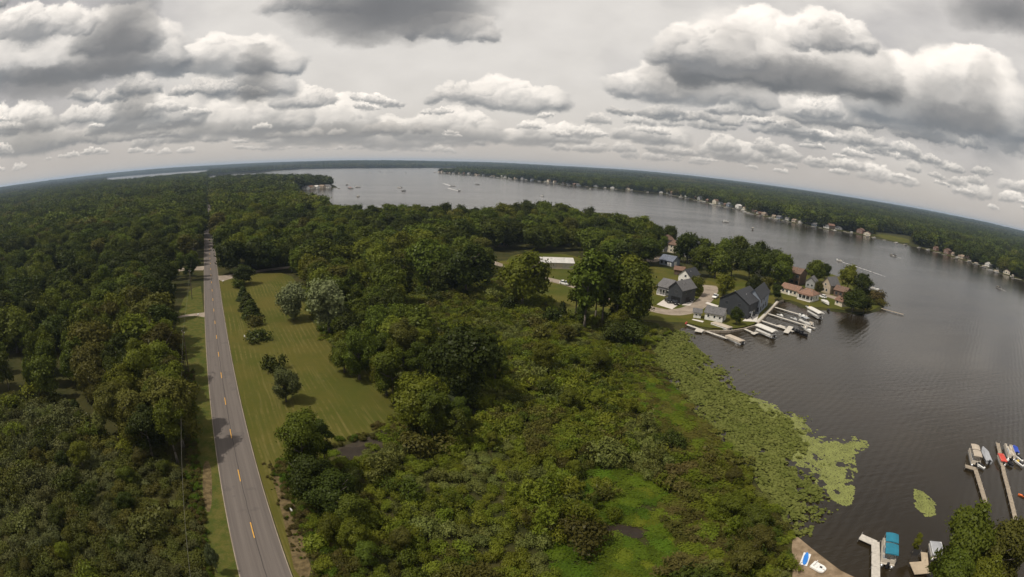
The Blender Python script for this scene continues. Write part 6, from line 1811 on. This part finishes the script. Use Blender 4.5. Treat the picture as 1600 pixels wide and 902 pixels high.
for qx, qy, rz, nx, ny, r_, back in PLOTS:
    k = int(gz.integers(0, 8)); big = bool(gz.uniform() < .4); key = (k, big); n = np.array([nx, ny])
    fx = np.array([math.sin(rz), -math.cos(rz)])
    if fx @ n > 0: rz += PI
    rz += gz.uniform(-.2, .2)
    lab = '%s%s %s' % ('tall ' if big else '', STY[k][2], 'across the lake, ' + where_of(math.degrees(math.atan2(qx, qy)))) + (', set back' if back > 30 else '')
    if key not in PROTO:
        W0, D0, e0 = (12, 9, 5.8) if big else (11, 8, 3.4)
        w_ = [W_('f', 2, 1, 1.6, 1.3), W_('f', 5.5, 1, 2.2, 1.6), W_('f', 9, 1, 1.6, 1.3)] + ([W_('f', 3, 3.9, 1.6, 1.2), W_('f', 8, 3.9, 1.6, 1.2)] if big else [])
        h_ = house('shore_house', lab, None, None, D0, e0, 2.8 if big else 2.4, 'y' if k % 2 else 'x', PM[STY[k][0]], PM[STY[k][1]], wins=w_, loc=(qx, qy), rz=rz, W=W0, group='houses along the far shore')
        PROTO[key] = (h_, kids2(h_))
    else: h_ = copy_tree(PROTO[key][0], PROTO[key][1], (qx, qy), rz, lab)
    h_.location.z = .3
    s_ = gz.uniform(.62, .92)
    if r_ > 900: s_ *= 1.15
    h_.scale = (s_,) * 3
    NEAR_.append((qx, qy, ('tall ' if big else '') + STY[k][2].replace('pale brown', 'tan')))
# their docks
dk = None; s_ = 55.0; bt = []
while s_ < cum[-1] - 5:
    p, d, n = along(s_); r_ = float(np.hypot(*p)); az = math.degrees(math.atan2(p[0], p[1]))
    if az < 58:
        L = gz.uniform(8, 15); rz = math.atan2(-n[1], -n[0])
        where = where_of(az)
        if dk is None:
            dk = thing('shore_dock', (*p, WZ), 'x', 'dock', rz, 'docks along the far shore')
            for i in range(5):
                m = MB(); m.box(-2 + i * 3.4, 1.36 + i * 3.4, -.8, .8, .45, .6); m.build('dock_section', PM['dockw'], dk)
            DKK = kids2(dk); o = dk
        else: o = copy_tree(dk, DKK, (*p, WZ), rz)
        o['label'] = ('short' if L < 10.5 else 'long' if L > 12.8 else 'middling') + ' pale dock below the ' + nearest_house(p) + ', ' + where
        o.location.z = WZ; o.scale = (L / 15, 1, 1) if r_ < 1100 else (L / 15, 1.8, 1.6)
        if gz.uniform() < .8: bt.append((p - n * (L * .6) + d * 2.6, rz + gz.uniform(-.1, .1), where, r_))
    s_ += gz.uniform(11, 24) if r_ < 1100 else gz.uniform(22, 50)
BP = {}
for i, (q, rz, where, r_) in enumerate(bt):
    k = int(gz.integers(0, 5))
    sty = [('lift', 'tarp_white', 'boat lift with white canopy'), ('bimini', 'tarp_tan', 'pontoon boat with tan top'), ('cover', 'tarp_white', 'pontoon boat under a white cover'), ('lift', 'tarp_tan', 'boat lift with tan canopy'), ('lift', 'tarp_black', 'boat lift with dark canopy')][k]
    lab = sty[2] + ' by the ' + nearest_house(q)
    if k not in BP:
        b_ = pontoon(None, None, lab, sty[0], PM[sty[1]], L=7.5, loc=q, rz=rz, group='boats moored along the far shore', W=2.8); BP[k] = (b_, kids2(b_))
    else: b_ = copy_tree(BP[k][0], BP[k][1], (*q, WZ), rz, lab)
    b_.location.z = WZ; b_.scale = (1.15 if r_ > 1100 else .85,) * 3
# wooded spit on the left and the north shore: a few pale cottages
for i, (px, py, z_) in enumerate([(478, 296.5, 0), (486, 295.6, 0), (494, 295.2, 0), (503, 294.6, 0), (512, 294.2, 0)]):
    x, y = at(px, py, 0); k = [0, 1, 7, 2, 0][i]
    p_ = np.array([x, y]) * 1.012
    house('spit_cottage', 'pale cottage on the wooded spit, %s of five from the left' % ['first', 'second', 'third', 'fourth', 'fifth'][i], None, None, 8, 3.4, 2.4, 'x', PM[STY[k][0]], PM[STY[k][1]], wins=[W_('f', 3, 1, 1.6, 1.3), W_('f', 8, 1, 1.6, 1.3)], loc=p_, rz=-.3, W=11)


# ------------------------------------------------------------------ summer haze over the far shore
def haze():
    m = bpy.data.materials.new('haze'); m.use_nodes = True
    T_ = NT(m.node_tree); T_.n.clear()
    v = T_.node('ShaderNodeVolumePrincipled', {'Color': (.60, .77, 1.0, 1), 'Density': HAZE, 'Anisotropy': .2})
    T_.node('ShaderNodeOutputMaterial', {'Volume': v.outputs[0]})
    b = MB(); b.box(-15000, 15000, -15000, 15000, -3.6, 92)
    tag(b.build('haze', m), 'thin bluish haze over the far woods', kind='stuff')


HAZE = 8e-5
haze()
